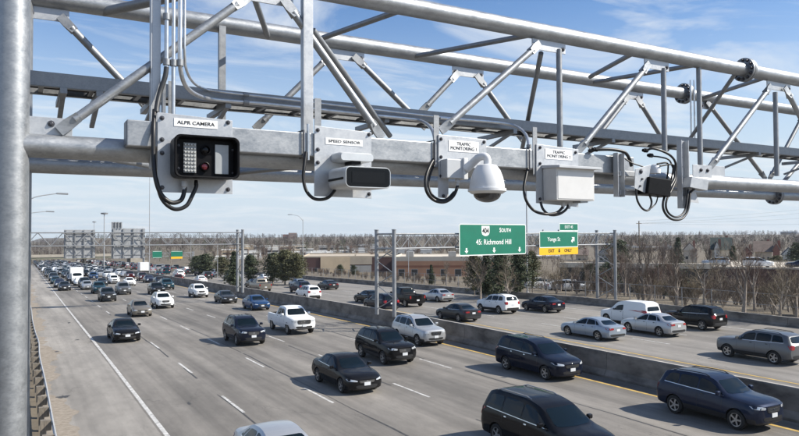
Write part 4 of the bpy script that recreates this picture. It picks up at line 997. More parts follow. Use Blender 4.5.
o.part('tan_wall', BEIGE, -.30*o.w, .02*o.w, -.2, -.004, -2, o.h-.3); o.part('loading_bay', TAN, .02*o.w+.01, .26*o.w, -.15, -.004, o.h*.55, o.h-.25)
for x in (.07, .19): o.part('loading_door', GREYW, x*o.w-1.6, x*o.w+1.6, -.1, -.003, .2, o.h*.5)
o.part('entrance_door', GLASSB, -.36*o.w, -.34*o.w, -.08, -.003, 0, 2.2)
for x0, x1, y0, yb, ds, m, lb in ((214, 262, 256.5, 266, 330, WHITEW, 'low white flat building left of the round evergreens'), (268, 300, 252, 262, 420, CREAM, 'cream flat building showing over the round evergreens'), (305, 350, 251, 258, 430, WHITEW, 'long white roofed unit beyond the tan warehouse'), (352, 378, 252, 258.5, 400, GREYW, 'grey flat building beyond the maroon end wall'), (396, 432, 249.5, 257, 380, WHITEW, 'pale shed with white roof above the orange brick building'), (436, 458, 251, 258, 460, CREAM, 'small cream building above the brick building, left of the 404 sign'), (534, 560, 256, 264, 300, CREAM, 'cream low building under the Yonge St sign')):
    o = Bld('commercial_building', lb, x0, x1, y0, yb, ds, 22); o.flat(m, roof=WHITEW if m is not GREYW else ROOFG)
    for k in range(5): o.window((-.4+.2*k)*o.w, o.h*.22, o.w*.09, o.h*.32)
o = Bld('apartment_tower', 'brown brick apartment block with a lower stepped wing on the skyline', 288.5, 297, 232.8, 244, 1300, 24); o.flat(wallm('brown_tower_brick', (.27, .18, .15)), 14)
o.part('lower_wing', BRICK_R, -o.w*1.15, -o.w*.5-.05, 2, 20, -14, o.h*.86)
for i in range(5):
    for j in range(6): o.window((-.4+.2*i)*o.w, o.h*(.08+.15*j), o.w*.1, o.h*.07)
for x0, x1, y0, lb, m in ((780.5, 797, 231.5, 'blue grey glass office block on the skyline, far right', BLUEG), (754.5, 768, 234.5, 'lower blue grey office slab on the skyline', BLUEG), (735, 752, 237, 'long faint grey slab on the skyline left of the office blocks', BLUEG), (747.5, 750.5, 234.2, 'narrow faint tower on the skyline left of the office blocks', BLUEG)):
    o = Bld('office_block', lb, x0, x1, y0, 242, 1750, 40); o.flat(m, 20, roof=BLUEG)
    for j in range(4): o.part('window_band', GLASSB, -o.w*.47, o.w*.47, -.4, -.05, o.h*(.15+.2*j), o.h*(.24+.2*j))
def house(label, x0, x1, y0, yb, ds, m, rm, front=True, rise=2.2, nw=2, rot=None):
    o = Bld('house', label, x0, x1, y0, yb, ds, 9, 'house', rot); o.part('wall', m, -o.w/2, o.w/2, 0, o.dep, -3, o.h)
    rf = o.front_gable(rm, rise) if front else o.gable(rm, rise)
    if front:
        b = MB(); b.quad(o.p(-o.w/2, -.36, o.h), o.p(o.w/2, -.36, o.h), o.p(0, -.36, o.h+rise*.86)); b.build('gable_wall', m, o.t)
    for f in ((.12, .58) if o.h > 4 else (.25,)):
        for k in range(nw): o.window((k+.5-nw/2)*o.w/nw*.86, o.h*f, o.w/nw*.38, min(1.3, o.h*.24))
    b = MB(); o.box(b, o.w*.22, o.w*.22+.7, o.dep*.55, o.dep*.55+.7, o.h-.2, o.h+rise+.5); b.build('chimney', BRICK_R, rf)
house('cream gabled house, left of the dark green roofed one, behind bare trees', 683, 697, 250.5, 262, 235, CREAM, SHING, True, 2.6, 2)
house('pale house with a steep dark green roof and narrow white gable', 712, 731, 250, 262, 205, CREAM, SHING3, False, 3.4, 3)
house('narrow white gable front left of the dark green roof', 714.5, 720, 248.5, 262, 200, WHITEW, SHING3, True, 2.0, 1)
house('reddish brick house right of the dark green roofed house', 742, 752, 253, 262, 230, BRICK_R, SHING, True, 2.0, 2)
house('large tan house with a long brown roof at the right', 755, 772, 252, 262, 215, TAN, SHING, False, 3.0, 3)
house('dark red brick house with brown roof next to the large tan house', 773, 780, 250.5, 262, 215, BRICK_R, SHING, True, 2.2, 1)
house('white house with twin gables at the far right', 782, 796, 255, 264, 200, WHITEW, SHING2, True, 2.0, 2)
house('small grey house among trees left of the wooden pole', 598, 609, 254, 262, 260, GREYW, SHING2, True, 2.2, 2)
house('tan house behind the right gantry post', 576, 588, 255, 262, 280, TAN, SHING, False, 2.2, 2)
for i, (x, y, d) in enumerate(((335, 248, 620), (352, 249, 560), (382, 249, 600), (418, 248, 640), (445, 248, 520), (330, 252, 500), (565, 250, 420), (620, 250, 380), (232, 249, 700), (256, 251, 620), (205, 251, 560), (640, 246, 520), (668, 247, 480))):
    lbs = ['white house on the wooded rise over the warehouse roof, left side', 'pale house on the wooded rise over the loading bay', 'white roofed house between the left posts of the sign gantry', 'small white house on the rise above the brick building', 'pale house on the rise close to the left edge of the 404 sign', 'low white house just above the tan wall of the warehouse', 'pale house in bare trees under the Yonge St sign', 'pale house in bare trees between right gantry post and wooden pole', 'tiny pale house on the rise left of the oncoming gantry posts', 'tiny pale house on the rise right of the oncoming gantry posts', 'tiny pale house above the tiny green signs', 'pale house right beside the wooden pole', 'pale house in woods between wooden pole and cream gabled house']
    house(lbs[i], x-4.5, x+4.5, y, y+6, d, [WHITEW, CREAM][i % 2], [SHING2, SHING][i % 2], i % 3 == 0, 1.8, 2)
rb_ = random.Random(12)
for i in range(34):
    x0 = rb_.uniform(195, 480) if i < 26 else rb_.uniform(560, 690); wd = rb_.uniform(7, 26); ds = rb_.uniform(300, 620)
    q = at_d(x0, 240, ds)
    if q.x-rx(min(640, q.y)) < 66: continue
    gz = (terr(q.x, q.y)-EYE.z)*F_PX/ds*.93; yb = 237-gz; o = Bld('commercial_building', 'small pale flat roofed building in the wooded middle distance', x0, x0+wd, yb-rb_.uniform(4.0, 6.0)*330/ds*1.2, yb+.5, ds, rb_.uniform(12, 24)); o.t['group'] = 'pale buildings in the middle distance'; o.flat(rb_.choice([WHITEW, CREAM, GREYW, BEIGE]), roof=rb_.choice([WHITEW, ROOFG, WHITEW]))
    o.part('window_band', GLASSB, -o.w*.4, o.w*.4, -.08, -.004, o.h*.25, o.h*.5)
# the flat brown building right of the road, and the cars parked above it
DB = Bld('retaining_building', 'dark maroon building with pale flat roof edge and grey garage panels', 706, 880, 267.5, 298, 128, 30); DB.flat(MAROON, 3, roof=CREAM, par=.3)
for k in range(6): DB.part('garage_panel', GREYW, -DB.w*.05+k*3.3, -DB.w*.05+k*3.3+2.9, -.06, -.004, .0, 1.6)
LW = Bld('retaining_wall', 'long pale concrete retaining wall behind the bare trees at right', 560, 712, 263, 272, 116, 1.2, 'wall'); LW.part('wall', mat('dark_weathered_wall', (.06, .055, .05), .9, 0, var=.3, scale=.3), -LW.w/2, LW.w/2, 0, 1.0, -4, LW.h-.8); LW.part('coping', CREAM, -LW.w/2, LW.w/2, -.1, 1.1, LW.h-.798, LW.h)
# ------------------------------------------------------------------ trees
BARK = mat('grey_bark', (0.21, 0.175, 0.145), .95, 0, scale=4, col2=(0.36, 0.315, 0.27)); TWIGN = mat('pale_bare_twigs', (0.115, 0.090, 0.072), .95, 0, scale=1.2, col2=(0.215, 0.175, 0.142)); TWIG = mat('bare_twigs', (0.095, 0.075, 0.062), .95, 0, scale=1.2, col2=(0.17, 0.138, 0.115)); TWIG2 = mat('reddish_bare_twigs', (0.10, 0.066, 0.054), .95, 0, scale=1.2, col2=(0.16, 0.112, 0.09)); TWIG3 = mat('straw_bare_twigs', (0.115, 0.090, 0.062), .95, 0, scale=1.2, col2=(0.20, 0.165, 0.115))
WOODM = mat('far_wood_twigs', (0.040, 0.031, 0.027), .95, 0, scale=.04, col2=(0.088, 0.069, 0.058)); WOODM2 = mat('far_reddish_wood_twigs', (0.045, 0.030, 0.026), .95, 0, scale=.04, col2=(0.085, 0.060, 0.050))
NEEDLE = mat('dark_needles', (0.030, 0.044, 0.022), .8, 0, scale=1.6, col2=(0.095, 0.115, 0.060)); NEEDLE2 = mat('olive_needles', (0.06, 0.066, 0.030), .8, 0, scale=1.6, col2=(0.15, 0.142, 0.07))
def bare_tree(seed, h, spread, m, first=.28, kids=(4, 4, 4, 3), multi=1, lean=.35, thick=1.0):
    rn = random.Random(seed); tr, cr = MB(), MB()
    def grow(p, d, ln, r, lev):
        pts = [p.copy()]; rad = [r]; n = 4 if lev < 2 else 3 if lev < 3 else 2
        q = p.copy(); dd = d.copy()
        for k in range(n):
            dd = (dd + Vector((rn.uniform(-1, 1), rn.uniform(-1, 1), rn.uniform(-.3, .7)))*(.16 if lev else .05)).normalized()
            q = q + dd*ln/n; pts.append(q.copy()); rad.append(max(r*(1-.72*(k+1)/n), .006*thick))
        (tr if lev < 2 else cr).tube(pts, rad, 7 if lev == 0 else 5 if lev == 1 else 3, caps=False)
        if lev >= len(kids): return
        nk = kids[lev]+rn.randint(0, 1)+ (2 if lev == 0 else 0)
        for k in range(nk):
            f = (first + (1-first)*(k+.6)/nk) if lev == 0 else (.3+.7*(k+.5)/nk)
            fi = min(int(f*n), n-1); b = pts[fi].lerp(pts[fi+1], f*n-fi)
            a = rn.uniform(0, 6.28)+k*2.4; o = dd.orthogonal().normalized(); o = Matrix.Rotation(a, 3, dd) @ o
            sp = spread*rn.uniform(.7, 1.25)
            nd_ = (d*(1-.0) + o*sp + Vector((0, 0, lean))).normalized()
            grow(b, nd_, ln*rn.uniform(.42, .66)*(1.05 if lev else .95), rad[fi]*.62, lev+1)
    for i in range(multi):
        d = Vector((rn.uniform(-1, 1)*.35*(multi > 1), rn.uniform(-1, 1)*.35*(multi > 1), 1)).normalized()
        grow(Vector((rn.uniform(-.1, .1)*(multi > 1), rn.uniform(-.1, .1)*(multi > 1), -.15)), d, h*rn.uniform(.55, .66), h*.019*thick/(multi**.35), 0)
    return tr, cr, m
def conifer(seed, h, r, m, spruce=True):
    rn = random.Random(seed); tr, cr = MB(), MB(); tr.tube([(0, 0, -.2), (0, 0, h*.94)], h*.022, 7, r1=h*.004)
    nb = int(300 if spruce else 270)
    lob = [rn.uniform(.5, 1.25) for _ in range(9)]
    for k in range(nb):
        f = rn.random()**(.8 if spruce else .7); z = h*(.08+.90*f) if spruce else h*(.10+.88*f)
        a = rn.uniform(0, 6.28)
        prof_ = (1-f)**.8 if spruce else math.sin(math.pi*min(1, .16+.80*f))**.75
        R_ = r*max(.05, prof_)*rn.uniform(.55, 1.08)*lob[int(a/6.29*9)]
        d = Vector((math.cos(a), math.sin(a), rn.uniform(-.25, .15) if spruce else rn.uniform(-.05, .45))); n = 7
        tr.tube([(0, 0, z), d*R_*.7+Vector((0, 0, z))], .03, 3, caps=False) if k % 4 == 0 else None
        for j in range(n):
            g = (j+.6)/n
            c = Vector((0, 0, z)) + d*R_*g + Vector((0, 0, -.18*R_*g*g if spruce else .05))
            for q in range(4):
                s = h*.026*rn.uniform(.6, 1.3); c2 = c+Vector((rn.uniform(-1, 1), rn.uniform(-1, 1), rn.uniform(-.7, .7)))*h*.035
                u = Vector((rn.uniform(-1, 1), rn.uniform(-1, 1), rn.uniform(-.6, .6))).normalized(); w = u.orthogonal().normalized(); w = Matrix.Rotation(rn.uniform(0, 6.28), 3, u) @ w
                cr.quad(c2-u*s*.9, c2+w*s*.45, c2+u*s, c2-w*s*.35)
    return tr, cr, m
def plant(name, spec, trunk='trunk', crown='crown'):
    tr, cr, m = spec; e = bpy.data.objects.new(name, None); COL.objects.link(e)
    tr.build(trunk, BARK, e, True, local=True); cr.build(crown, m, e, local=True); return e
protos = {}
def put(kind, x, y, s, rot, label, cat, group=None, z=None, name=None, sz=None):
    spec = KINDS[kind]
    if kind not in protos:
        e = plant(spec[0], spec[1]()); protos[kind] = e
    else: e = copy_tree(protos[kind])
    e.location = (x, y, (terr(x, y) if z is None else z)); e.rotation_euler = (0, 0, rot); e.scale = (s, s, sz or s)
    for k in ('label', 'category', 'group'):
        if k in e: del e[k]
    tag(e, label, cat, group); return e
KINDS = {
 'big': ('bare_tree', lambda: bare_tree(3, 7.5, .75, TWIGN, .30, (5, 4, 4, 4), thick=1.9)),
 'big2': ('bare_tree', lambda: bare_tree(11, 7.5, .62, TWIGN, .25, (5, 4, 4, 4), thick=1.8)),
 'tall': ('bare_tree', lambda: bare_tree(21, 9.0, .5, TWIG2, .35, (6, 4, 4, 3), thick=1.6)),
 'wide': ('bare_tree', lambda: bare_tree(33, 6.5, .95, TWIG3, .22, (5, 4, 4, 4), thick=1.4)),
 'bush': ('bare_shrub', lambda: bare_tree(41, 2.6, .7, TWIG, .1, (4, 4, 3), 5, .5, thick=1.3)),
 'bush2': ('bare_shrub', lambda: bare_tree(52, 2.4, .8, TWIG3, .1, (4, 4, 3), 6, .5, thick=1.3)),
 'bush3': ('bare_shrub', lambda: bare_tree(63, 2.6, .7, TWIG2, .1, (4, 4, 3), 6, .5, thick=1.3)),
 'spruce': ('spruce_tree', lambda: conifer(71, 8.0, 2.2, NEEDLE, True)),
 'cedar': ('cedar_tree', lambda: conifer(82, 8.0, 3.1, NEEDLE2, False)),
 'pine': ('pine_tree', lambda: conifer(93, 8.0, 3.4, NEEDLE, False)),
}
def tree_px(kind, px, ytop, dist, label, cat, group=None, basez=None, wid=None):
    """stand a tree on the land at a pixel column and distance, tall enough to reach ytop"""
    d = ray(px, 240); k = dist/math.hypot(d.x, d.y); p = EYE+d*k; z = terr(p.x, p.y) if basez is None else basez
    d = ray(px, ytop); zt_ = EYE.z+d.z*dist/math.hypot(d.x, d.y)
    h0 = {'big': 8.3, 'big2': 8.6, 'tall': 10.0, 'wide': 7.0, 'bush': 2.6, 'bush2': 2.5, 'bush3': 2.6, 'spruce': 7.9, 'cedar': 8.0, 'pine': 8.0}[kind]
    s = max(.3, (zt_-z)/h0); return put(kind, p.x, p.y, s*(wid or 1), random.uniform(0, 6.28), label, cat, group, z, sz=s)
random.seed(17)
NT = [('big', 643, 234, 74, 'large bare tree with spreading limbs beside the wooden pole'), ('big2', 676, 238, 68, 'bare tree between the wooden pole and the cream gabled house'), ('wide', 703, 243, 66, 'wide pale bare tree in front of the retaining wall end'), ('big', 742, 241, 62, 'large bare tree in front of the maroon building'),
      ('big2', 612, 240, 84, 'bare tree just right of the right gantry posts'), ('tall', 624, 243, 88, 'upright reddish bare tree left of the large spreading one'), ('wide', 778, 254, 60, 'low pale bare tree at the far right before the garage panels'), ('big2', 590, 252, 92, 'bare tree behind the right gantry posts'),
      ('big', 468, 262, 96, 'thin bare tree under the left part of the 404 sign'), ('big2', 446, 258, 104, 'bare tree in front of the brick building windows'), ('wide', 560, 258, 90, 'bare tree under the Yonge St sign'), ('wide', 508, 256, 74, 'pale bare tree growing between the two big dark evergreens under the 404 sign'), ('big', 480, 258, 76, 'bare tree among the evergreens under the left part of the 404 sign'), ('wide', 545, 262, 96, 'small bare tree between the evergreens and the Yonge St sign'),
      ('big', 660, 246, 96, 'smaller bare tree behind the wooden pole, over the retaining wall'), ('big2', 720, 252, 78, 'small bare tree against the left end of the maroon building'), ('big', 795, 262, 62, 'bare tree at the right border of the view')]
for k, px, yt, ds, lb in NT: tree_px(k, px, yt, ds, lb, 'tree')
for k, px, yt, ds, lb, w in (('cedar', 285, 250.5, 118, 'broad olive evergreen, middle of the round clump left of the warehouse', 1.3), ('pine', 273, 253, 121, 'dark evergreen at the left of the round clump', 1.25), ('cedar', 297, 254, 116, 'olive evergreen at the right of the round clump', 1.2), ('pine', 283, 252, 126, 'dark evergreen behind the middle of the round clump', 1.3), ('spruce', 234, 252, 112, 'dark evergreen just left of the oncoming gantry posts', 1.2), ('pine', 250, 255, 122, 'dark evergreen just right of the oncoming gantry posts', 1.1),
      ('spruce', 431, 265, 104, 'small dark spruce in front of the brick building', .95), ('pine', 499, 249, 78, 'big dark evergreen under the 404 sign, left one', .8), ('spruce', 486, 252, 82, 'slimmer dark evergreen between two broad ones under the 404 sign', 1.15), ('cedar', 474, 254, 84, 'olive evergreen at the left end below the 404 sign', .75), ('pine', 518, 249, 80, 'big dark evergreen under the right end of the 404 sign', .8), ('cedar', 532, 252, 84, 'olive evergreen just right of the slim lamp post', .72),
      ('pine', 620, 240, 150, 'dark evergreen among bare trees left of the wooden pole', 1.0), ('spruce', 678, 238, 190, 'dark pointed evergreen in the woods right of the wooden pole', 1.1), ('spruce', 733, 246, 180, 'dark spruce beside the steep green roof', 1.2), ('pine', 797, 243, 190, 'dark evergreen at the far right by the white house', 1.3), ('cedar', 776, 256, 165, 'olive evergreen in front of the large tan house', 1.4), ('pine', 610, 262, 108, 'dark evergreen hugging the pale retaining wall, left end', 1.3), ('pine', 663, 264, 100, 'dark evergreen low against the pale retaining wall', 1.5), ('pine', 590, 264, 98, 'dark evergreen behind the right gantry post', 1.3), ('pine', 205, 254, 170, 'dark evergreen right of the tiny green signs', 1.7), ('pine', 196, 256, 176, 'dark evergreen touching the far gantry post', 1.5), ('cedar', 222, 257, 160, 'olive evergreen left of the thin pole', 1.4), ('pine', 340, 265, 150, 'dark evergreen in front of the loading bay', 1.4), ('pine', 353, 266, 148, 'second dark evergreen in front of the loading bay, nearer the gantry posts', 1.2)):
    tree_px(k, px, yt, ds, lb, 'tree', wid=w)
tq = random.Random(29)
for i in range(46):
    kd = tq.choice(['big2', 'tall', 'tall', 'wide', 'big']); px = tq.uniform(556, 850); ds = tq.uniform(66, 118)
    d = ray(px, 240); kk = ds/math.hypot(d.x, d.y); p = EYE+d*kk
    if p.x-rx(p.y) < 56: continue
    put(kd, p.x, p.y, tq.uniform(.32, .62), tq.uniform(0, 6.28), 'small thin bare tree in the brush between fence and retaining wall', 'tree', 'thin bare trees on the bank')
# brush on the bank behind the fence
for i in range(270):
    y = 16+160*(i/270)**1.2+random.uniform(-1, 1); x = 54.4+rx(y)+random.random()**1.2*17
    k = random.choice(['bush', 'bush', 'bush2', 'bush3', 'bush2']); s = random.uniform(.5, 1.25)*(1.3 if y < 55 and x > 58+rx(y) else 1)*(.5 if y > 62 else 1)
    put(k, x, y, s, random.uniform(0, 6.28), {'bush': 'brown bare shrub in the brush behind the chain link fence', 'bush2': 'straw coloured bare shrub in the brush behind the chain link fence', 'bush3': 'reddish bare shrub in the brush behind the chain link fence'}[k], 'shrub', 'shrubs behind the fence')
# bare trees in the middle distance
for i in range(285):
    px = random.uniform(150, 860); ds = random.uniform(190, 460)
    if px < 230: ds = random.uniform(180, 420)
    d = ray(px, 240); kk = ds/math.hypot(d.x, d.y); p = EYE+d*kk
    if p.x-rx(p.y) < 58: continue
    kd = random.choice(['big', 'big2', 'tall', 'tall', 'wide'])
    put(kd, p.x, p.y, random.uniform(.5, .85), random.uniform(0, 6.28), 'bare brown tree in the woods behind the low buildings', 'tree', 'bare trees in the middle distance')
# far woods: one mass
def woods(n, dmin, dmax, pxr, seed, m, hs, ok):
    rn = random.Random(seed); b = MB()
    for i in range(n):
        px = rn.uniform(*pxr); ds = dmin+(dmax-dmin)*rn.random()**.8; d = ray(px, 240); k = ds/math.hypot(d.x, d.y); p = EYE+d*k
        if not ok(p): continue
        z = terr(p.x, p.y); h = rn.uniform(*hs); r = h*rn.uniform(.28, .42)
        for j in range(62):
            th = rn.uniform(0, 6.28); ph = rn.random(); rr = r*math.sqrt(rn.random()); f = rn.uniform(.22, 1)
            rr *= math.sin(math.pi*min(1, .18+.78*f)); c = p.copy(); c.z = z+h*f; c.x += rr*math.cos(th); c.y += rr*math.sin(th)
            u = Vector((math.cos(th)*.6+rn.uniform(-.4, .4), math.sin(th)*.6+rn.uniform(-.4, .4), 1)).normalized(); w = Vector((u.y, -u.x, rn.uniform(-.3, .3))).normalized()
            l_ = h*.14*rn.uniform(.6, 1.4); b.quad(c-u*l_*.5-w*h*.012, c-u*l_*.5+w*h*.012, c+u*l_*.6)
            b.quad(c-u*l_*.5, c+w*l_*.5+u*l_*.2, c+w*l_*.46+u*l_*.26)
        b.quad((p.x-.15, p.y, z-1), (p.x+.15, p.y, z-1), (p.x, p.y, z+h*.8))
    return b
okf = lambda p: p.x-rx(min(640, p.y)) > 60 or p.y > 470 or p.x < -12
stuff('far_woods', woods(1500, 380, 1000, (-60, 900), 5, WOODM, (4.5, 8.5), okf), WOODM); stuff('far_reddish_woods', woods(1500, 420, 1300, (-60, 900), 6, WOODM2, (4.5, 9), okf), WOODM2)
stuff('distant_ridge_woods', woods(1500, 1100, 2000, (-80, 900), 7, WOODM, (7, 11), okf), WOODM)
stuff('far_evergreen_woods', woods(420, 330, 1400, (-60, 900), 8, NEEDLE, (5, 9), okf), NEEDLE)
# ------------------------------------------------------------------ vehicles
def paint(n, c, metal=0.0, rough=.28): return mat('paint_'+n, c, .45 if not metal else .38, metal, coat=.50, spec=.02)
PT = {'black': paint('black', (.008, .008, .009)), 'blackblue': paint('midnight_blue', (.008, .011, .022)), 'navy': paint('dark_navy', (.018, .024, .045), .3), 'charcoal': paint('charcoal', (.035, .037, .04), .4), 'grey': paint('grey', (.14, .145, .15), .5), 'beige': paint('grey_beige', (.22, .20, .17), .5),
      'silver': paint('silver', (.46, .47, .48), .6), 'white': paint('white', (.74, .75, .75)), 'blue': paint('blue', (.02, .06, .15), .35), 'teal': paint('dark_teal', (.012, .05, .07), .3), 'steelblue': paint('silver_blue', (.30, .35, .41), .5), 'maroon': paint('dark_red', (.07, .012, .014), .3)}
CGLASS = mat('car_glass', (.004, .008, .010), .03, 0, spec=.32)
TRIM = mat('black_car_trim', (.014, .014, .015), .55, 0); TYRE = mat('tyre_rubber', (.013, .013, .013), .8, 0, var=.3, scale=20); RIM = mat('alloy_rim', (.42, .425, .43), .3, .8); RIMD = mat('dark_rim', (.03, .03, .032), .4, .5)
HEADL = mat('headlamp_glass', (.62, .65, .68), .08, .3, coat=.6); TAILL = mat('tail_lamp_glass', (.30, .012, .014), .12, 0, coat=.5); CHROME = mat('chrome_trim', (.55, .56, .57), .15, .95); NPLATE = mat('number_plate_white', (.62, .64, .66), .4); FOGL = mat('amber_lens', (.5, .2, .03), .2, 0)
SPEC = {
 'sedan': dict(st=[(-2.375,.30,.62,.50,.70,.60,.66,.67,.58,.02),(-2.26,.22,.78,.52,.85,.69,.80,.76,.66,.03),(-1.95,.18,.84,.55,.90,.79,.85,.86,.70,.04),(-1.05,.18,.85,.58,.92,.90,.88,.97,.74,.05),(-.12,.18,.85,.60,.92,.94,.88,1.40,.60,.03),(.35,.18,.85,.61,.92,.95,.88,1.45,.58,.03),(1.05,.18,.85,.62,.92,.97,.87,1.39,.57,.03),(1.75,.20,.84,.63,.91,1.0,.84,1.08,.66,.03),(2.2,.24,.80,.63,.88,.97,.79,1.04,.64,.02),(2.36,.32,.72,.62,.80,.90,.72,.96,.57,.02)],
   wheels=(-1.42, 1.36), wr=.335, L=4.75,
   ws=[(-.62,1.00),(.62,1.00),(.50,1.345),(-.50,1.345)], rw=[(-.60,1.09),(.60,1.09),(.47,1.33),(-.47,1.33)],
   side=[[(-.78,.985),(-.02,1.34),(.26,1.375),(.26,.995)],[(.33,.995),(.33,1.375),(.92,1.335),(1.12,1.01)],[(1.19,1.015),(1.0,1.31),(1.08,1.29),(1.42,1.06)]],
   hl=[(.46,.655),(.47,.60),(.84,.63),(.86,.73)], gr=[(-.42,.66),(.42,.66),(.36,.53),(-.36,.53)], lg=[(-.56,.44),(.56,.44),(.5,.30),(-.5,.30)], tl=[(.42,.93),(.40,.80),(.84,.78),(.84,.92)], fp=.50, rp=.76, mz=1.0, my=-.62),
 'suv': dict(st=[(-2.32,.36,.62,.62,.74,.86,.68,.94,.60,.02),(-2.2,.28,.80,.64,.88,.96,.81,1.02,.69,.03),(-1.85,.26,.86,.66,.93,1.02,.87,1.09,.73,.04),(-1.05,.25,.87,.68,.95,1.07,.89,1.15,.76,.05),(-.28,.25,.87,.70,.95,1.10,.90,1.62,.66,.03),(.3,.25,.87,.71,.95,1.11,.90,1.70,.64,.03),(1.35,.25,.87,.72,.94,1.14,.89,1.68,.63,.03),(1.95,.27,.86,.73,.93,1.15,.87,1.58,.61,.02),(2.2,.32,.84,.73,.91,1.13,.84,1.22,.68,.02),(2.31,.38,.78,.72,.85,1.03,.77,1.09,.62,.02)],
   wheels=(-1.40, 1.32), wr=.365, L=4.63,
   ws=[(-.66,1.19),(.66,1.19),(.55,1.58),(-.55,1.58)], rw=[(-.62,1.22),(.62,1.22),(.54,1.54),(-.54,1.54)],
   side=[[(-.88,1.14),(-.22,1.54),(.22,1.60),(.22,1.155)],[(.29,1.16),(.29,1.60),(1.12,1.60),(1.12,1.18)],[(1.19,1.185),(1.19,1.595),(1.66,1.55),(1.84,1.24)]],
   hl=[(.44,.92),(.46,.83),(.84,.86),(.86,.97)], gr=[(-.40,.92),(.40,.92),(.34,.70),(-.34,.70)], lg=[(-.58,.56),(.58,.56),(.52,.42),(-.52,.42)], tl=[(.56,1.12),(.58,.88),(.86,.88),(.86,1.12)], fp=.62, rp=.84, mz=1.17, my=-.74, clad=.42, rails=(-.1, 1.6, 1.70)),
 'minivan': dict(st=[(-2.5,.32,.66,.56,.76,.76,.72,.83,.62,.02),(-2.38,.24,.84,.58,.90,.87,.85,.94,.72,.03),(-2.0,.22,.91,.62,.96,.96,.91,1.03,.77,.05),(-1.35,.21,.92,.65,.99,1.05,.94,1.13,.80,.05),(-.42,.21,.92,.67,.99,1.08,.95,1.62,.71,.04),(.35,.21,.92,.68,.99,1.09,.95,1.74,.69,.03),(1.7,.21,.92,.69,.99,1.10,.94,1.74,.68,.03),(2.25,.23,.92,.69,.98,1.10,.93,1.63,.66,.02),(2.45,.28,.90,.69,.95,1.08,.91,1.22,.77,.02),(2.54,.36,.84,.68,.91,.99,.85,1.08,.72,.02)],
   wheels=(-1.55, 1.50), wr=.35, L=5.04,
   ws=[(-.72,1.17),(.72,1.17),(.60,1.58),(-.60,1.58)], rw=[(-.70,1.24),(.70,1.24),(.60,1.58),(-.60,1.58)],
   side=[[(-1.05,1.12),(-.36,1.52),(.18,1.62),(.18,1.13)],[(.25,1.135),(.25,1.625),(1.22,1.64),(1.22,1.14)],[(1.29,1.145),(1.29,1.64),(2.02,1.59),(2.12,1.18)]],
   hl=[(.50,.84),(.52,.76),(.88,.80),(.92,.92)], gr=[(-.46,.80),(.46,.80),(.40,.64),(-.40,.64)], lg=[(-.6,.50),(.6,.50),(.54,.36),(-.54,.36)], tl=[(.68,1.14),(.70,.84),(.92,.84),(.92,1.14)], fp=.56, rp=.84, mz=1.15, my=-.86, rails=(0.1, 1.9, 1.74)),
 'pickup': dict(st=[(-2.85,.46,.74,.72,.86,1.0,.83,1.08,.75,.01),(-2.74,.38,.88,.76,.96,1.10,.92,1.17,.82,.02),(-2.3,.36,.91,.78,1.0,1.16,.95,1.22,.84,.03),(-1.4,.36,.91,.80,1.0,1.19,.95,1.27,.85,.04),(-.72,.36,.91,.80,1.0,1.22,.95,1.80,.70,.03),(-.1,.36,.91,.80,1.0,1.22,.95,1.88,.69,.03),(.66,.36,.91,.80,1.0,1.22,.95,1.85,.68,.03),(.92,.36,.91,.80,1.0,1.22,.95,1.30,.88,.0),(1.05,.36,.91,.80,1.0,1.21,.96,1.25,.92,0),(2.7,.36,.91,.80,1.0,1.21,.96,1.25,.92,0),(2.85,.44,.87,.80,.97,1.19,.94,1.23,.90,0)],
   wheels=(-1.80, 1.78), wr=.40, L=5.7,
   ws=[(-.72,1.32),(.72,1.32),(.61,1.73),(-.61,1.73)], rw=[(-.60,1.42),(.60,1.42),(.58,1.72),(-.58,1.72)],
   side=[[(-1.20,1.27),(-.66,1.70),(-.22,1.76),(-.22,1.28)],[(-.14,1.28),(-.14,1.76),(.56,1.75),(.60,1.29)]],
   hl=[(.56,1.06),(.58,.90),(.90,.92),(.92,1.06)], gr=[(-.54,1.06),(.54,1.06),(.50,.76),(-.50,.76)], lg=[(-.66,.62),(.66,.62),(.62,.46),(-.62,.46)], tl=[(.78,1.16),(.78,.86),(.93,.86),(.93,1.16)], fp=.66, rp=.70, mz=1.32, my=-1.02, clad=.44, bed=(1.02, 2.72, .80)),
}
SPEC['cargo'] = dict(SPEC['minivan']); SPEC['cargo']['side'] = [SPEC['minivan']['side'][0]]; SPEC['cargo']['tl'] = [(.78, 1.3), (.78, .9), (.92, .9), (.92, 1.3)]; SPEC['cargo'].pop('rails')
SPEC['cargo']['st'] = [tuple(list(s[:7])+[s[7]*(1.10 if s[7] > 1.4 else 1), s[8]*(1.12 if s[7] > 1.4 else 1), s[9]]) for s in SPEC['minivan']['st']]
def interp_st(st, sub=5):
    """monotone cubic through the stations"""
    n = len(st); ys = [s[0] for s in st]; cols = list(zip(*st)); tang = []
    for c in cols:
        dl = [(c[i+1]-c[i])/(ys[i+1]-ys[i]) for i in range(n-1)]; m = [dl[0]]
        for i in range(1, n-1): m.append(0 if dl[i-1]*dl[i] <= 0 else 2*dl[i-1]*dl[i]/(dl[i-1]+dl[i]))
        m.append(dl[-1]); tang.append(m)
    o = []
    for i in range(n-1):
        h = ys[i+1]-ys[i]
        for k in range(sub if i < n-2 else sub+1):
            t = k/sub; y = ys[i]+h*t; r = [y]
            for c, m in zip(cols[1:], tang[1:]):
                r.append((2*t**3-3*t*t+1)*c[i]+(t**3-2*t*t+t)*h*m[i]+(-2*t**3+3*t*t)*c[i+1]+(t**3-t*t)*h*m[i+1])
            o.append(r)
    return o
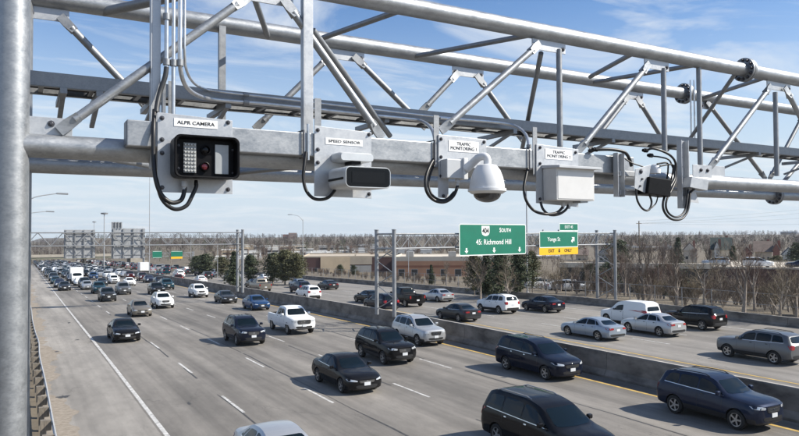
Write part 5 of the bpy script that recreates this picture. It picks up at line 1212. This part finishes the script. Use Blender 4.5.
def half_section(r):
    y, zb, ws, zm, wm, zk, wk, zt, wt, cr = r
    c = [(0, zb), (ws, zb), (wm, zm*.72+zb*.28), (wm*1.005, zm), (wk, zk), (wt, zt), (wt*.55, zt+cr*.75), (0, zt+cr)]
    o = [c[0]]
    for k in range(len(c)-1):
        p, q = c[k], c[k+1]; a = .20 if k in (1, 2, 3, 4) else .16
        o.append((p[0]+(q[0]-p[0])*a, p[1]+(q[1]-p[1])*a)); o.append((p[0]+(q[0]-p[0])*(1-a), p[1]+(q[1]-p[1])*(1-a)))
    o.append(c[-1]); return o
def car_body_mesh(sp, sub=5):
    st = interp_st(sp['st'], sub); y0, y1 = st[0][0], st[-1][0]
    secs = []
    for r in st:
        h = half_section(r); full = [(x, z) for x, z in h] + [(-x, z) for x, z in reversed(h[1:-1])]
        secs.append((r[0], full))
    b = MB(); m = len(secs[0][1])
    W_ = .92
    def bow(y, x):
        f = max(0, 1-(y-y0)/.9); g = max(0, 1-(y1-y)/.6)
        return y + .20*(abs(x)/W_)**2.4*f - .09*(abs(x)/W_)**2.4*g
    for y, s in secs:
        for x, z in s: b.v.append(Vector((x, bow(y, x), z)))
    for k in range(len(secs)-1):
        for j in range(m): b.face((k*m+j, k*m+(j+1) % m, (k+1)*m+(j+1) % m, (k+1)*m+j))
    hN = len(half_section(st[0]))
    for k, rv in ((0, False), (len(secs)-1, True)):           # end caps, row by row, bowed
        o = k*m; nsub = 6
        rows = []
        for j in range(hN):
            R_ = o+j; L_ = o+(m-j) % m
            if R_ == L_: rows.append([R_]*(nsub+1)); continue
            row = [L_]
            for q in range(1, nsub):
                f = q/nsub; x = b.v[L_].x+(b.v[R_].x-b.v[L_].x)*f; z = b.v[L_].z
                b.v.append(Vector((x, bow(secs[k][0], x), z))); row.append(len(b.v)-1)
            row.append(R_); rows.append(row)
        for j in range(hN-1):
            for q in range(nsub):
                f = [rows[j][q], rows[j][q+1], rows[j+1][q+1], rows[j+1][q]]; g = []
                for v in f:
                    if v not in g: g.append(v)
                if len(g) > 2: b.face(g)
    return b
class Skin:
    def __init__(s, mesh): s.t = BVHTree.FromPolygons([v.co.copy() for v in mesh.vertices], [tuple(p.vertices) for p in mesh.polygons])
    def hit(s, axis, a, c):
        o, d = {'front': (Vector((a, -9, c)), Vector((0, 1, 0))), 'back': (Vector((a, 9, c)), Vector((0, -1, 0))), 'right': (Vector((9, a, c)), Vector((-1, 0, 0))), 'left': (Vector((-9, a, c)), Vector((1, 0, 0))), 'top': (Vector((a, c, 9)), Vector((0, 0, -1)))}[axis]
        r = s.t.ray_cast(o, d)
        if r[0] is None:
            r = s.t.find_nearest(o+d*7)
        n = r[1]
        if n.dot(d) > 0: n = -n
        return r[0], n
def decal(sk, axis, q, nu, nv, m, name, par, off=.006, b=None, soft=.25):
    """a panel that follows the body: quad q on the given side, with a turned-in rim"""
    own = b is None; b = b or MB(); i0 = len(b.v); G = []; Nn = []
    for j in range(nv+1):
        for i in range(nu+1):
            u, v = i/nu, j/nv
            if soft and i in (0, nu) and j in (0, nv): u = u+(soft/nu if i == 0 else -soft/nu); v = v+(soft/nv if j == 0 else -soft/nv)
            a = (q[0][0]*(1-u)+q[1][0]*u)*(1-v)+(q[3][0]*(1-u)+q[2][0]*u)*v; c = (q[0][1]*(1-u)+q[1][1]*u)*(1-v)+(q[3][1]*(1-u)+q[2][1]*u)*v
            p, n = sk.hit(axis, a, c); G.append(p+n*off); Nn.append(n)
    b.v += G; w = nu+1
    for j in range(nv):
        for i in range(nu): b.face((i0+j*w+i, i0+j*w+i+1, i0+(j+1)*w+i+1, i0+(j+1)*w+i))
    ring = [i for i in range(w)] + [j*w+nu for j in range(1, nv+1)] + [nv*w+i for i in range(nu-1, -1, -1)] + [j*w for j in range(nv-1, 0, -1)]
    i1 = len(b.v); b.v += [G[k]-Nn[k]*.022 for k in ring]; L_ = len(ring)
    for k in range(L_): b.face((i0+ring[k], i0+ring[(k+1) % L_], i1+(k+1) % L_, i1+k))
    return b.build(name, m, par, True, local=True) if own else b
def mirror(q): return [(-x, z) for x, z in q]
def tyre_mb(r, w): b = MB(); b.lathe([(-w/2, r*.66), (-w/2, r*.9), (-w*.40, r*.985), (-w*.2, r), (w*.2, r), (w*.40, r*.985), (w/2, r*.9), (w/2, r*.66), (-w/2, r*.66)], (0, 0, 0), (1, 0, 0), 28, False); return b
def rim_mb(r, w, sp=5):
    b = MB(); R_ = r*.665; b.cur = 1; b.lathe([(-w*.3, R_), (w*.34, R_*.99), (w*.34, R_*.9), (w*.16, R_*.85), (w*.1, .02)], (0, 0, 0), (1, 0, 0), 24); b.cur = 0
    b.lathe([(w*.30, R_*.88), (w*.44, R_*.90), (w*.46, R_*1.0), (w*.36, R_*1.01)], (0, 0, 0), (1, 0, 0), 24, False)
    b.lathe([(w*.1, R_*.22), (w*.38, R_*.2), (w*.40, .01)], (0, 0, 0), (1, 0, 0), 12)
    for k in range(sp):
        a = 2*math.pi*k/sp; d = Vector((0, math.cos(a), math.sin(a))); b.beam(d*R_*.12+Vector((w*.34, 0, 0)), d*R_*.93+Vector((w*.37, 0, 0)), R_*.26, w*.12, (1, 0, 0))
    return b
def make_car(kind, name):
    sp = SPEC[kind]; e = bpy.data.objects.new(name, None); COL.objects.link(e)
    body = car_body_mesh(sp).build('body', [PT['black'], TRIM], e, True, local=True)
    sk = Skin(body.data); L = sp['L']/2; yf, yr = sp['wheels']; r = sp['wr']
    # wheel wells (and the load bed) cut out of the shell
    cb = MB(); cb.cur = 1
    for y in (yf, yr):
        for s in (-1, 1): cb.lathe([(0, r+.055), (.34, r+.055)], (s*.66, y, r), (s, 0, 0), 32)
    cut = cb.build('cutter', [PT['black'], TRIM], None, local=True)
    cut.data.polygons.foreach_set('material_index', [1]*len(cut.data.polygons))
    cuts = [cut]
    if 'bed' in sp:
        a, c, w = sp['bed']; q = MB(); q.box((-w, a, .78), (w, c, 2.0)); cu = q.build('cutter', [PT['black'], TRIM], None, local=True); cu.data.polygons.foreach_set('material_index', [1]*6); cuts.append(cu)
    for c in cuts: md = body.modifiers.new('cut', 'BOOLEAN'); md.operation = 'DIFFERENCE'; md.object = c; md.solver = 'EXACT'
    bpy.context.view_layer.update()
    me = bpy.data.meshes.new_from_object(body.evaluated_get(bpy.context.evaluated_depsgraph_get()))
    body.modifiers.clear(); old = body.data; body.data = me; bpy.data.meshes.remove(old); me.name = 'body'
    for c in cuts: bpy.data.objects.remove(c)
    if sp.get('clad'):
        for p in me.polygons:
            if p.center.z < sp['clad'] : p.material_index = 1
    else:
        for p in me.polygons:
            if p.center.z < .24: p.material_index = 1
    me.polygons.foreach_set('use_smooth', [True]*len(me.polygons)); me.set_sharp_from_angle(angle=math.radians(32))
    body.material_slots[0].link = 'OBJECT'; body.material_slots[0].material = PT['black']
    # glass
    decal(sk, 'front', sp['ws'], 10, 6, CGLASS, 'windscreen', e); decal(sk, 'back', sp['rw'], 8, 5, CGLASS, 'rear_window', e)
    for ax in ('left', 'right'):
        for q in sp['side']: decal(sk, ax, q, 6, 4, CGLASS, 'side_window', e)
    # lights, grille, plates, handles, seams
    for s in (1, -1):
        q = sp['hl'] if s > 0 else mirror(sp['hl']); decal(sk, 'front', q, 6, 3, HEADL, 'headlight', e, .012)
        q = sp['tl'] if s > 0 else mirror(sp['tl']); decal(sk, 'back', q, 5, 4, TAILL, 'tail_light', e, .012)
    g = decal(sk, 'front', sp['gr'], 8, 3, TRIM, 'grille', e, .010)
    b = MB(); (xa, za), (xb, _), (xc, zc), (xd, _) = sp['gr']
    for f in (.28, .52, .76): z = za+(zc-za)*f; h = (za-zc)*.045; x = abs(xa)*(1-f)+abs(xd)*f-.04; decal(sk, 'front', [(-x, z+h), (x, z+h), (x, z-h), (-x, z-h)], 8, 1, None, None, None, .020, b, 0)
    decal(sk, 'front', [(-.07, za*.6+zc*.4+.05), (.07, za*.6+zc*.4+.05), (.07, za*.6+zc*.4-.05), (-.07, za*.6+zc*.4-.05)], 2, 2, None, None, None, .026, b, .6)
    b.build('grille_bars', CHROME, g, True, local=True)
    decal(sk, 'front', sp['lg'], 8, 2, TRIM, 'air_intake', e, .010)
    z = sp['fp']; decal(sk, 'front', [(-.155, z+.075), (.155, z+.075), (.155, z-.075), (-.155, z-.075)], 3, 1, NPLATE, 'licence_plate', e, .028, soft=0)
    z = sp['rp']; decal(sk, 'back', [(-.155, z+.075), (.155, z+.075), (.155, z-.075), (-.155, z-.075)], 3, 1, NPLATE, 'licence_plate', e, .014, soft=0)
    zr = sp['rp']-.36; decal(sk, 'back', [(-.72, zr+.10), (.72, zr+.10), (.70, zr-.06), (-.70, zr-.06)], 8, 2, TRIM, 'rear_bumper_trim', e, .010)
    for ax, s in (('left', -1), ('right', 1)):
        for q in sp['side'][:2]:
            y = max(p[0] for p in q)-.12; zz = min(p[1] for p in q)-.10
            decal(sk, ax, [(y-.16, zz+.018), (y, zz+.018), (y, zz-.018), (y-.16, zz-.018)], 3, 1, CHROME if kind == 'minivan' else None or TRIM, 'door_handle', e, .022)
        if kind in ('minivan', 'suv', 'sedan'):
            b = MB(); a_ = sp['side'][0][0]; c_ = sp['side'][-1][3]
            for k in range(6):
                u0, u1 = k/6, (k+1)/6; ya, yb = a_[0]+(c_[0]-a_[0])*u0, a_[0]+(c_[0]-a_[0])*u1; za, zb_ = a_[1]+(c_[1]-a_[1])*u0-.012, a_[1]+(c_[1]-a_[1])*u1-.012
                decal(sk, ax, [(ya, za), (yb, zb_), (yb, zb_-.022), (ya, za-.022)], 2, 1, None, None, None, .007, b, 0)
            b.build('belt_trim', CHROME, e, True, local=True)
        b = MB(); y0 = sp['side'][0][0][0]+.06; y1 = sp['side'][0][3][0]+.035; y2 = sp['side'][min(1, len(sp['side'])-1)][3][0]-.0
        zk = sp['side'][0][0][1]-.03; zl = sp['st'][4][1]+.12
        for y in (y0, y1, y2):
            if kind != 'pickup' or y < .7:
                if abs(y-yr) < r+.06 : zl2 = r*2+.12
                else: zl2 = zl
                decal(sk, ax, [(y-.006, zk), (y+.006, zk), (y+.006, zl2), (y-.006, zl2)], 1, 6, None, None, None, .002, b, 0)
        b.build('door_seams', TRIM, e, True, local=True)
        # wing mirror
        p, n = sk.hit(ax, sp['my'], sp['mz']-.05); b = MB(); c = Vector((p.x+s*.13, sp['my'], sp['mz']+.05))
        i = len(b.v); loft_rr(b, [(c.x, c.y-.07, c.z, .13, .09, .03), (c.x, c.y-.04, c.z, .19, .14, .04), (c.x, c.y+.05, c.z, .20, .15, .03)], .03, 3); b.beam((p.x-s*.02, sp['my'], sp['mz']-.03), (c.x-s*.03, c.y, c.z-.04), .05, .04)
        mo = b.build('wing_mirror', PT['black'], e, True, local=True); mo.material_slots[0].link = 'OBJECT'; mo.material_slots[0].material = PT['black']
    if 'rails' in sp:
        for s in (-1, 1):
            y0, y1, z = sp['rails']; b = MB(); pts = []
            for k in range(9):
                y = y0+(y1-y0)*k/8; p, n = sk.hit('top', s*.56, y); pts.append(p+Vector((0, 0, .045 if 0 < k < 8 else .0)))
            b.tube(pts, .018, 6); b.build('roof_rail', TRIM if kind == 'suv' else CHROME, e, True, local=True)
    tm, rm = tyre_mb(r, .23), rim_mb(r, .23, 5 if kind != 'pickup' else 6)
    wx = sp['st'][3][4]-.125
    first = None
    for y in (yf, yr):
        for s in (1, -1):
            if first is None:
                w = tm.build('wheel', TYRE, e, True, local=True); rr = rm.build('rim', [RIM, RIMD], w, True, local=True); first = (w.data, rr.data)
            else:
                w = bpy.data.objects.new('wheel', first[0]); COL.objects.link(w); w.parent = e; rr = bpy.data.objects.new('rim', first[1]); COL.objects.link(rr); rr.parent = w
            w.location = (s*wx, y, r); w.rotation_euler = (0, 0, 0 if s > 0 else math.pi)
    return e
def make_truck(name):
    e = bpy.data.objects.new(name, None); COL.objects.link(e)
    b = MB(); b.prism([(-1.02, -3.3, .55), (-1.02, -3.32, 1.25), (-1.02, -2.75, 1.5), (-1.02, -2.2, 2.28), (-1.02, -1.35, 2.35), (-1.02, -1.3, .55)], (2.04, 0, 0)); body = b.build('cab', PT['white'], e, bevel=.06, local=True, smooth=True)
    sk = Skin(body.data)
    decal(sk, 'front', [(-.86, 1.6), (.86, 1.6), (.8, 2.2), (-.8, 2.2)], 4, 3, CGLASS, 'windscreen', e)
    for ax in ('left', 'right'): decal(sk, ax, [(-2.4, 1.5), (-2.05, 2.15), (-1.5, 2.15), (-1.5, 1.5)], 3, 3, CGLASS, 'side_window', e)
    for s in (1, -1): decal(sk, 'front', [(s*.6, 1.15), (s*.92, 1.15), (s*.92, .92), (s*.6, .92)], 2, 2, HEADL, 'headlight', e, .012)
    decal(sk, 'front', [(-.5, 1.18), (.5, 1.18), (.5, .8), (-.5, .8)], 3, 2, TRIM, 'grille', e, .012)
    b = MB(); b.box((-1.05, -3.42, .42), (1.05, -3.28, .72)); b.build('bumper', CHROME, e, bevel=.03, local=True)
    b = MB(); b.box((-1.2, -1.22, .95), (1.2, 3.3, 3.35)); b.build('cargo_box', mat('white_truck_box', (.72, .72, .71), .45), e, bevel=.04, local=True)
    b = MB(); b.box((-.5, -3.1, .5), (.5, 3.25, .9)); b.build('chassis', TRIM, e, local=True)
    for y, xs_ in ((-2.5, (1,)), (1.9, (1,))):
        for s in (1, -1):
            w = tyre_mb(.43, .3).build('wheel', TYRE, e, True, local=True); rim_mb(.43, .3, 6).build('rim', [RIM, RIMD], w, True, local=True); w.location = (s*.9, y, .43); w.rotation_euler = (0, 0, 0 if s > 0 else math.pi)
    return e
CAR0 = {}; VR = random.Random(77)
def car(kind, name, colour, loc, rz_, label, cat='car', group=None, s=1.0, pitch=0.0):
    if kind not in CAR0: e = make_truck(name) if kind == 'truck' else make_car(kind, name); CAR0[kind] = e
    else: e = copy_tree(CAR0[kind]); e.name = name
    for ch in e.children:
        if ch.name.split('.')[0] in ('body', 'wing_mirror'): ch.material_slots[0].material = PT[colour]
    e.location = loc; e.rotation_euler = (pitch, 0, rz_); e.scale = (s, s*VR.uniform(.965, 1.03), s*VR.uniform(.965, 1.03))
    for k in ('label', 'category', 'group'):
        if k in e: del e[k]
    return tag(e, label, cat, group)
def slope(y): return math.atan2(rz(y+2)-rz(y-2), 4), math.atan2(rx(y+2)-rx(y-2), 4)
HALF = {'sedan': 2.37, 'suv': 2.3, 'minivan': 2.5, 'cargo': 2.5, 'pickup': 2.85, 'truck': 3.3}
ONC, DEP = 'vehicles driving towards the camera', 'vehicles driving away from the camera'
def on_road(kind, name, colour, px, py, away, label, cat='car', z=0.0, xy=None, dy=None):
    """px, py: foot of the end that faces the camera"""
    if xy == 'S': p = at_z(277, 424, 1.43); p.y -= HALF[kind]+.35
    elif xy == 'M': p = at_z(527, 392, 1.72); p.y -= HALF[kind]+.9
    else: p = road_hit(px, py)
    y = p.y+(HALF[kind]*.97 if dy is None else dy); sl, dr = slope(y); x = p.x+rx(y)-rx(p.y)
    return car(kind, name, colour, (x, y, rz(y)+.008), (math.pi if away else 0)-dr, label, cat, DEP if away else ONC, .97, -sl if away else sl)
V = [
 ('sedan', 'silver', 275, 452, 0, 'silver car at the bottom edge, cut off so only its roof and windows show', 'S'),
 ('minivan', 'black', 535, 462, 0, 'black minivan at the bottom edge, nearest vehicle right of the centre', 'M'),
 ('suv', 'navy', 776, 434, 0, 'dark navy sport utility vehicle with roof rails at the bottom right corner', None),
 ('minivan', 'blackblue', 573, 382, 0, 'midnight blue minivan beside the median barrier, just left of the navy one at the corner', (22.2, 25.6)),
 ('sedan', 'black', 368, 396.5, 0, 'black sedan in the middle lane, lower centre, with no car directly in front', (13.3, 27.6)),
 ('suv', 'black', 405, 366.5, 0, 'black crossover driving behind and to the right of the lower centre black sedan', (17.8, 32.6)),
 ('suv', 'silver', 437, 347.5, 0, 'silver sport utility vehicle beside the median barrier under the gantry posts', None),
 ('pickup', 'white', 305, 335.5, 0, 'white pickup truck in the second lane from the barrier', None),
 ('suv', 'blackblue', 254, 346.5, 0, 'midnight blue crossover in the middle lane, left of the white pickup', None),
 ('sedan', 'black', 128, 343.5, 0, 'black sedan alone in the lane beside the left shoulder', None),
 ('sedan', 'beige', 143, 317.5, 0, 'grey beige sedan directly behind the black sedan on the left', None),
 ('suv', 'white', 166, 309, 0, 'white crossover just right of and behind the grey beige sedan', None),
 ('sedan', 'charcoal', 231, 304, 0, 'charcoal sedan left of the blue sedan near the barrier', None),
 ('sedan', 'blue', 263, 311, 0, 'bright blue sedan beside the barrier ahead of the white pickup', None),
 ('suv', 'white', 202, 298, 0, 'white crossover close to the barrier, behind the charcoal sedan', None),
 ('sedan', 'charcoal', 65, 291, 0, 'charcoal sedan at the shoulder lane, first past the shadow line', None),
 ('sedan', 'silver', 88, 290, 0, 'silver sedan right of the charcoal one at the shoulder lane', None),
 ('suv', 'teal', 100, 294, 0, 'dark teal crossover in front of the silver sedan, left half', None),
 ('suv', 'charcoal', 109, 302, 0, 'charcoal crossover leading the pack left of the grey beige sedan', None),
 ('suv', 'grey', 125, 295, 0, 'grey crossover behind the white crossover, second lane from the left', None),
 ('truck', 'white', 77.5, 284, 0, 'white box truck among the oncoming cars', None),
 ('suv', 'white', 115, 284, 0, 'white crossover right of the white box truck', None),
 ('sedan', 'teal', 56, 284, 0, 'dark teal sedan at the shoulder lane left of the box truck', None),
 ('sedan', 'charcoal', 103, 286, 0, 'charcoal sedan between the box truck and the white crossover beside it', None),
 ('suv', 'blue', 94, 280, 0, 'blue crossover just behind the right side of the box truck', None),
 ('sedan', 'white', 131, 286, 0, 'white sedan near the barrier behind the grey crossover', None),
 ('suv', 'black', 159, 295, 0, 'black crossover right behind the foremost white crossover', None),
 ('suv', 'teal', 169, 290, 0, 'dark teal crossover closest to the barrier, behind the black crossover', None),
 ('suv', 'grey', 801, 366, 1, 'grey crossover at the right edge seen from behind, nearest in the departing lanes', None),
 ('sedan', 'steelblue', 618, 342, 1, 'silver blue sedan next to the yellow line in the departing lanes', None),
 ('cargo', 'white', 655, 327.5, 1, 'white van in the departing lanes, half hidden by a silver sedan', None),
 ('sedan', 'silver', 680, 338.5, 1, 'silver sedan in front of the white van', None),
 ('suv', 'black', 722, 331.5, 1, 'black crossover in the outer departing lane near the roadside barrier at right', None),
 ('suv', 'white', 513, 314.5, 1, 'white crossover under the 404 sign in the departing lanes', None),
 ('sedan', 'blackblue', 560, 313.5, 1, 'midnight blue sedan right of the white crossover under the 404 sign', None),
 ('sedan', 'charcoal', 474, 322.5, 1, 'charcoal sedan next to the yellow line, below the 404 sign', None),
 ('sedan', 'silver', 449, 302.5, 1, 'silver sedan to the upper left of the white crossover under the sign', None),
 ('pickup', 'black', 418, 307.5, 1, 'black pickup truck right of the gantry posts', None),
 ('suv', 'blackblue', 392, 312.5, 1, 'midnight blue crossover directly behind the gantry posts', None),
 ('sedan', 'black', 378, 304, 1, 'black sedan just left of the gantry posts', None),
 ('suv', 'white', 315, 300.5, 1, 'white crossover next to the yellow line, seen over the white pickup', None),
 ('sedan', 'steelblue', 303, 288, 1, 'silver blue sedan beyond the white crossover, outer lane', None),
 ('suv', 'navy', 306, 293.5, 1, 'dark navy crossover just ahead of the white crossover', None),
 ('sedan', 'charcoal', 334, 290, 1, 'charcoal sedan by the roadside barrier below the tan warehouse', None),
 ('pickup', 'beige', 266, 292, 1, 'grey beige pickup beside the oncoming gantry posts', None),
 ('sedan', 'navy', 258, 288, 1, 'dark navy sedan ahead of the grey beige pickup', None),
 ('sedan', 'white', 268, 282, 1, 'white sedan far ahead of the grey beige pickup, outer lane', None),
 ('suv', 'blackblue', 233, 281, 1, 'midnight blue crossover half behind the oncoming gantry posts', None),
 ('sedan', 'white', 203, 284, 1, 'white sedan next to the barrier top, left of the oncoming gantry posts', None),
 ('suv', 'charcoal', 209, 279.5, 1, 'charcoal crossover beyond the white sedan at the barrier', None),
 ('suv', 'white', 218, 277, 1, 'white crossover on the outer lane left of the oncoming gantry posts', None),
 ('minivan', 'white', 181, 278, 1, 'white van far along the departing lanes under the tiny green signs', None),
 ('suv', 'maroon', 179, 283, 1, 'dark red crossover behind the far white van, next to the barrier', None),
 ('sedan', 'teal', 160, 277, 1, 'dark teal sedan left of the far white van', None),
 ('truck', 'white', 144.5, 274, 1, 'white box truck far along the departing lanes', None),
 ('sedan', 'charcoal', 190, 274.5, 1, 'charcoal sedan right of the far white van', None),
]
NAMES = {'sedan': 'sedan_car', 'suv': 'sport_utility_vehicle', 'minivan': 'minivan', 'cargo': 'cargo_van', 'pickup': 'pickup_truck', 'truck': 'box_truck'}
CATS = {'sedan': 'car', 'suv': 'car', 'minivan': 'van', 'cargo': 'van', 'pickup': 'pickup truck', 'truck': 'truck'}
taken = []
for k, c, px, py, aw, lb, xy in V:
    e = on_road(k, NAMES[k], c, px, py, aw, lb, CATS[k], xy=xy); taken.append((e.location.x-rx(e.location.y), e.location.y))
# far traffic: too small for parts, one mesh each
FARM = {}
def far_mesh(kind, c):
    if (kind, c) in FARM: return FARM[kind, c]
    sp = SPEC[kind]; b = car_body_mesh(sp, 2)
    for (x, z) in [(s*.78, y) for s in (-1, 1) for y in sp['wheels']]: b.cur = 1; b.lathe([(-.12, sp['wr']), (.12, sp['wr'])], (x, z, sp['wr']*.98), (1, 0, 0), 10)
    o = b.build('far_car', [PT[c], TRIM, CGLASS, HEADL, TAILL], None, True, local=True); me = o.data; bpy.data.objects.remove(o)
    zk = sp['side'][0][0][1]; zt_ = max(s[7] for s in sp['st'])-.07
    for p in me.polygons:
        if p.material_index == 0:
            n, cc = p.normal, p.center
            if zk+.02 < cc.z < zt_ and n.z < .90 and sp['side'][0][0][0]-.1 < cc.y < sp['st'][-2][0] and (abs(n.x) > .5 or abs(n.y) > .25): p.material_index = 2
            elif cc.z < .36: p.material_index = 1
            elif cc.y < sp['st'][1][0]+.05 and abs(cc.x) > .42 and cc.z > zk-.45 and n.y < -.3: p.material_index = 3
            elif cc.y > sp['st'][-2][0] and abs(cc.x) > .45 and cc.z > zk-.25 and n.y > .3: p.material_index = 4
    FARM[kind, c] = me; return me
rn = random.Random(9); FK = ['sedan', 'suv', 'sedan', 'suv', 'minivan', 'pickup']; FC = ['black', 'charcoal', 'silver', 'white', 'navy', 'grey', 'teal', 'white', 'silver', 'maroon', 'beige', 'black']
CN = {'black': 'black', 'charcoal': 'charcoal', 'silver': 'silver', 'white': 'white', 'navy': 'dark navy', 'grey': 'grey', 'teal': 'dark teal', 'maroon': 'dark red', 'beige': 'grey beige'}
KN = {'sedan': 'sedan', 'suv': 'crossover', 'minivan': 'van', 'pickup': 'pickup'}
for lanes, aw, g0, y0 in (((6.3, 9.7, 13.5, 17.7, 22.0), 0, (8.5, 15), 128), ((33.6, 38.1, 42.5), 1, (10, 22), 165)):
    for x in lanes:
        y = y0+rn.uniform(0, 12)
        while y < 560:
            if all(abs(x-tx) > 2.4 or abs(y-ty) > 8 for tx, ty in taken):
                k = rn.choice(FK); c = rn.choice(FC); X = x+rx(y)+rn.uniform(-.35, .35); sl, dr = slope(y)
                o = bpy.data.objects.new('far_'+{'sedan': 'sedan_car', 'suv': 'sport_utility_vehicle', 'minivan': 'minivan', 'pickup': 'pickup_truck'}[k], far_mesh(k, c)); COL.objects.link(o)
                o.location = (X, y, rz(y)+.008); o.rotation_euler = (-sl if aw else sl, 0, (math.pi if aw else 0)-dr)
                tag(o, 'tiny %s %s far down the %s lanes' % (CN[c], KN[k], 'departing' if aw else 'oncoming'), CATS[k], 'far traffic in the %s lanes' % ('departing' if aw else 'oncoming'))
            y += rn.uniform(*g0)
# vehicles parked above the maroon building and by the commercial buildings
pk = random.Random(3)
for i in range(12):
    x = -DB.w*.45+(i*6.5 if i < 4 else 16+i*2.9); q = DB.p(x, 5+pk.uniform(-.3, .3), DB.h-.25); k = pk.choice(['sedan', 'suv', 'suv', 'minivan']); c = pk.choice(['white', 'white', 'silver', 'navy', 'black', 'white'])
    o = bpy.data.objects.new('parked_car', far_mesh(k, c)); COL.objects.link(o); o.location = q; o.rotation_euler = (0, 0, math.atan2(DB.u.y, DB.u.x)+((.1 if i % 3 else math.pi) if i > 3 else (math.pi/2 if i % 2 else -math.pi/2)))
    tag(o, 'parked %s %s on the flat roof of the maroon building' % (CN[c], KN[k]), CATS[k], 'cars parked on the flat roof')
for i, (px, py, c, k) in enumerate(((540, 284, 'white', 'minivan'), (562, 292, 'white', 'sedan'), (575, 296, 'silver', 'suv'), (528, 283, 'steelblue', 'suv'))):
    p = at_d(px, 285, 96+6*(i == 0 or i == 3)); lb = ['white van parked behind the fence just right of the slim lamp post', 'white car parked behind the fence, under the Yonge St sign', 'silver car parked behind the fence left of the right gantry posts', 'silver blue car parked behind the fence, hard by the slim lamp post'][i]
    o = bpy.data.objects.new('parked_car', far_mesh(k, c)); COL.objects.link(o); o.location = (p.x, p.y, terr(p.x, p.y)+.02); o.rotation_euler = (0, 0, 1.2); tag(o, lb, CATS[k])
# ------------------------------------------------------------------ the air
hb = MB(); hb.box((-2450, -850, -45), (3150, 3350, 60))
hm = bpy.data.materials.new('haze'); hm.use_nodes = True; ht = hm.node_tree
for n in list(ht.nodes):
    if n.type == 'BSDF_PRINCIPLED': ht.nodes.remove(n)
pv = ht.nodes.new('ShaderNodeVolumePrincipled'); pv.inputs['Color'].default_value = (0.86, 0.90, 0.96, 1); pv.inputs['Density'].default_value = 0.00011; pv.inputs['Anisotropy'].default_value = 0.2
ht.links.new(pv.outputs[0], [n for n in ht.nodes if n.type == 'OUTPUT_MATERIAL'][0].inputs['Volume'])
stuff('haze', hb, hm)
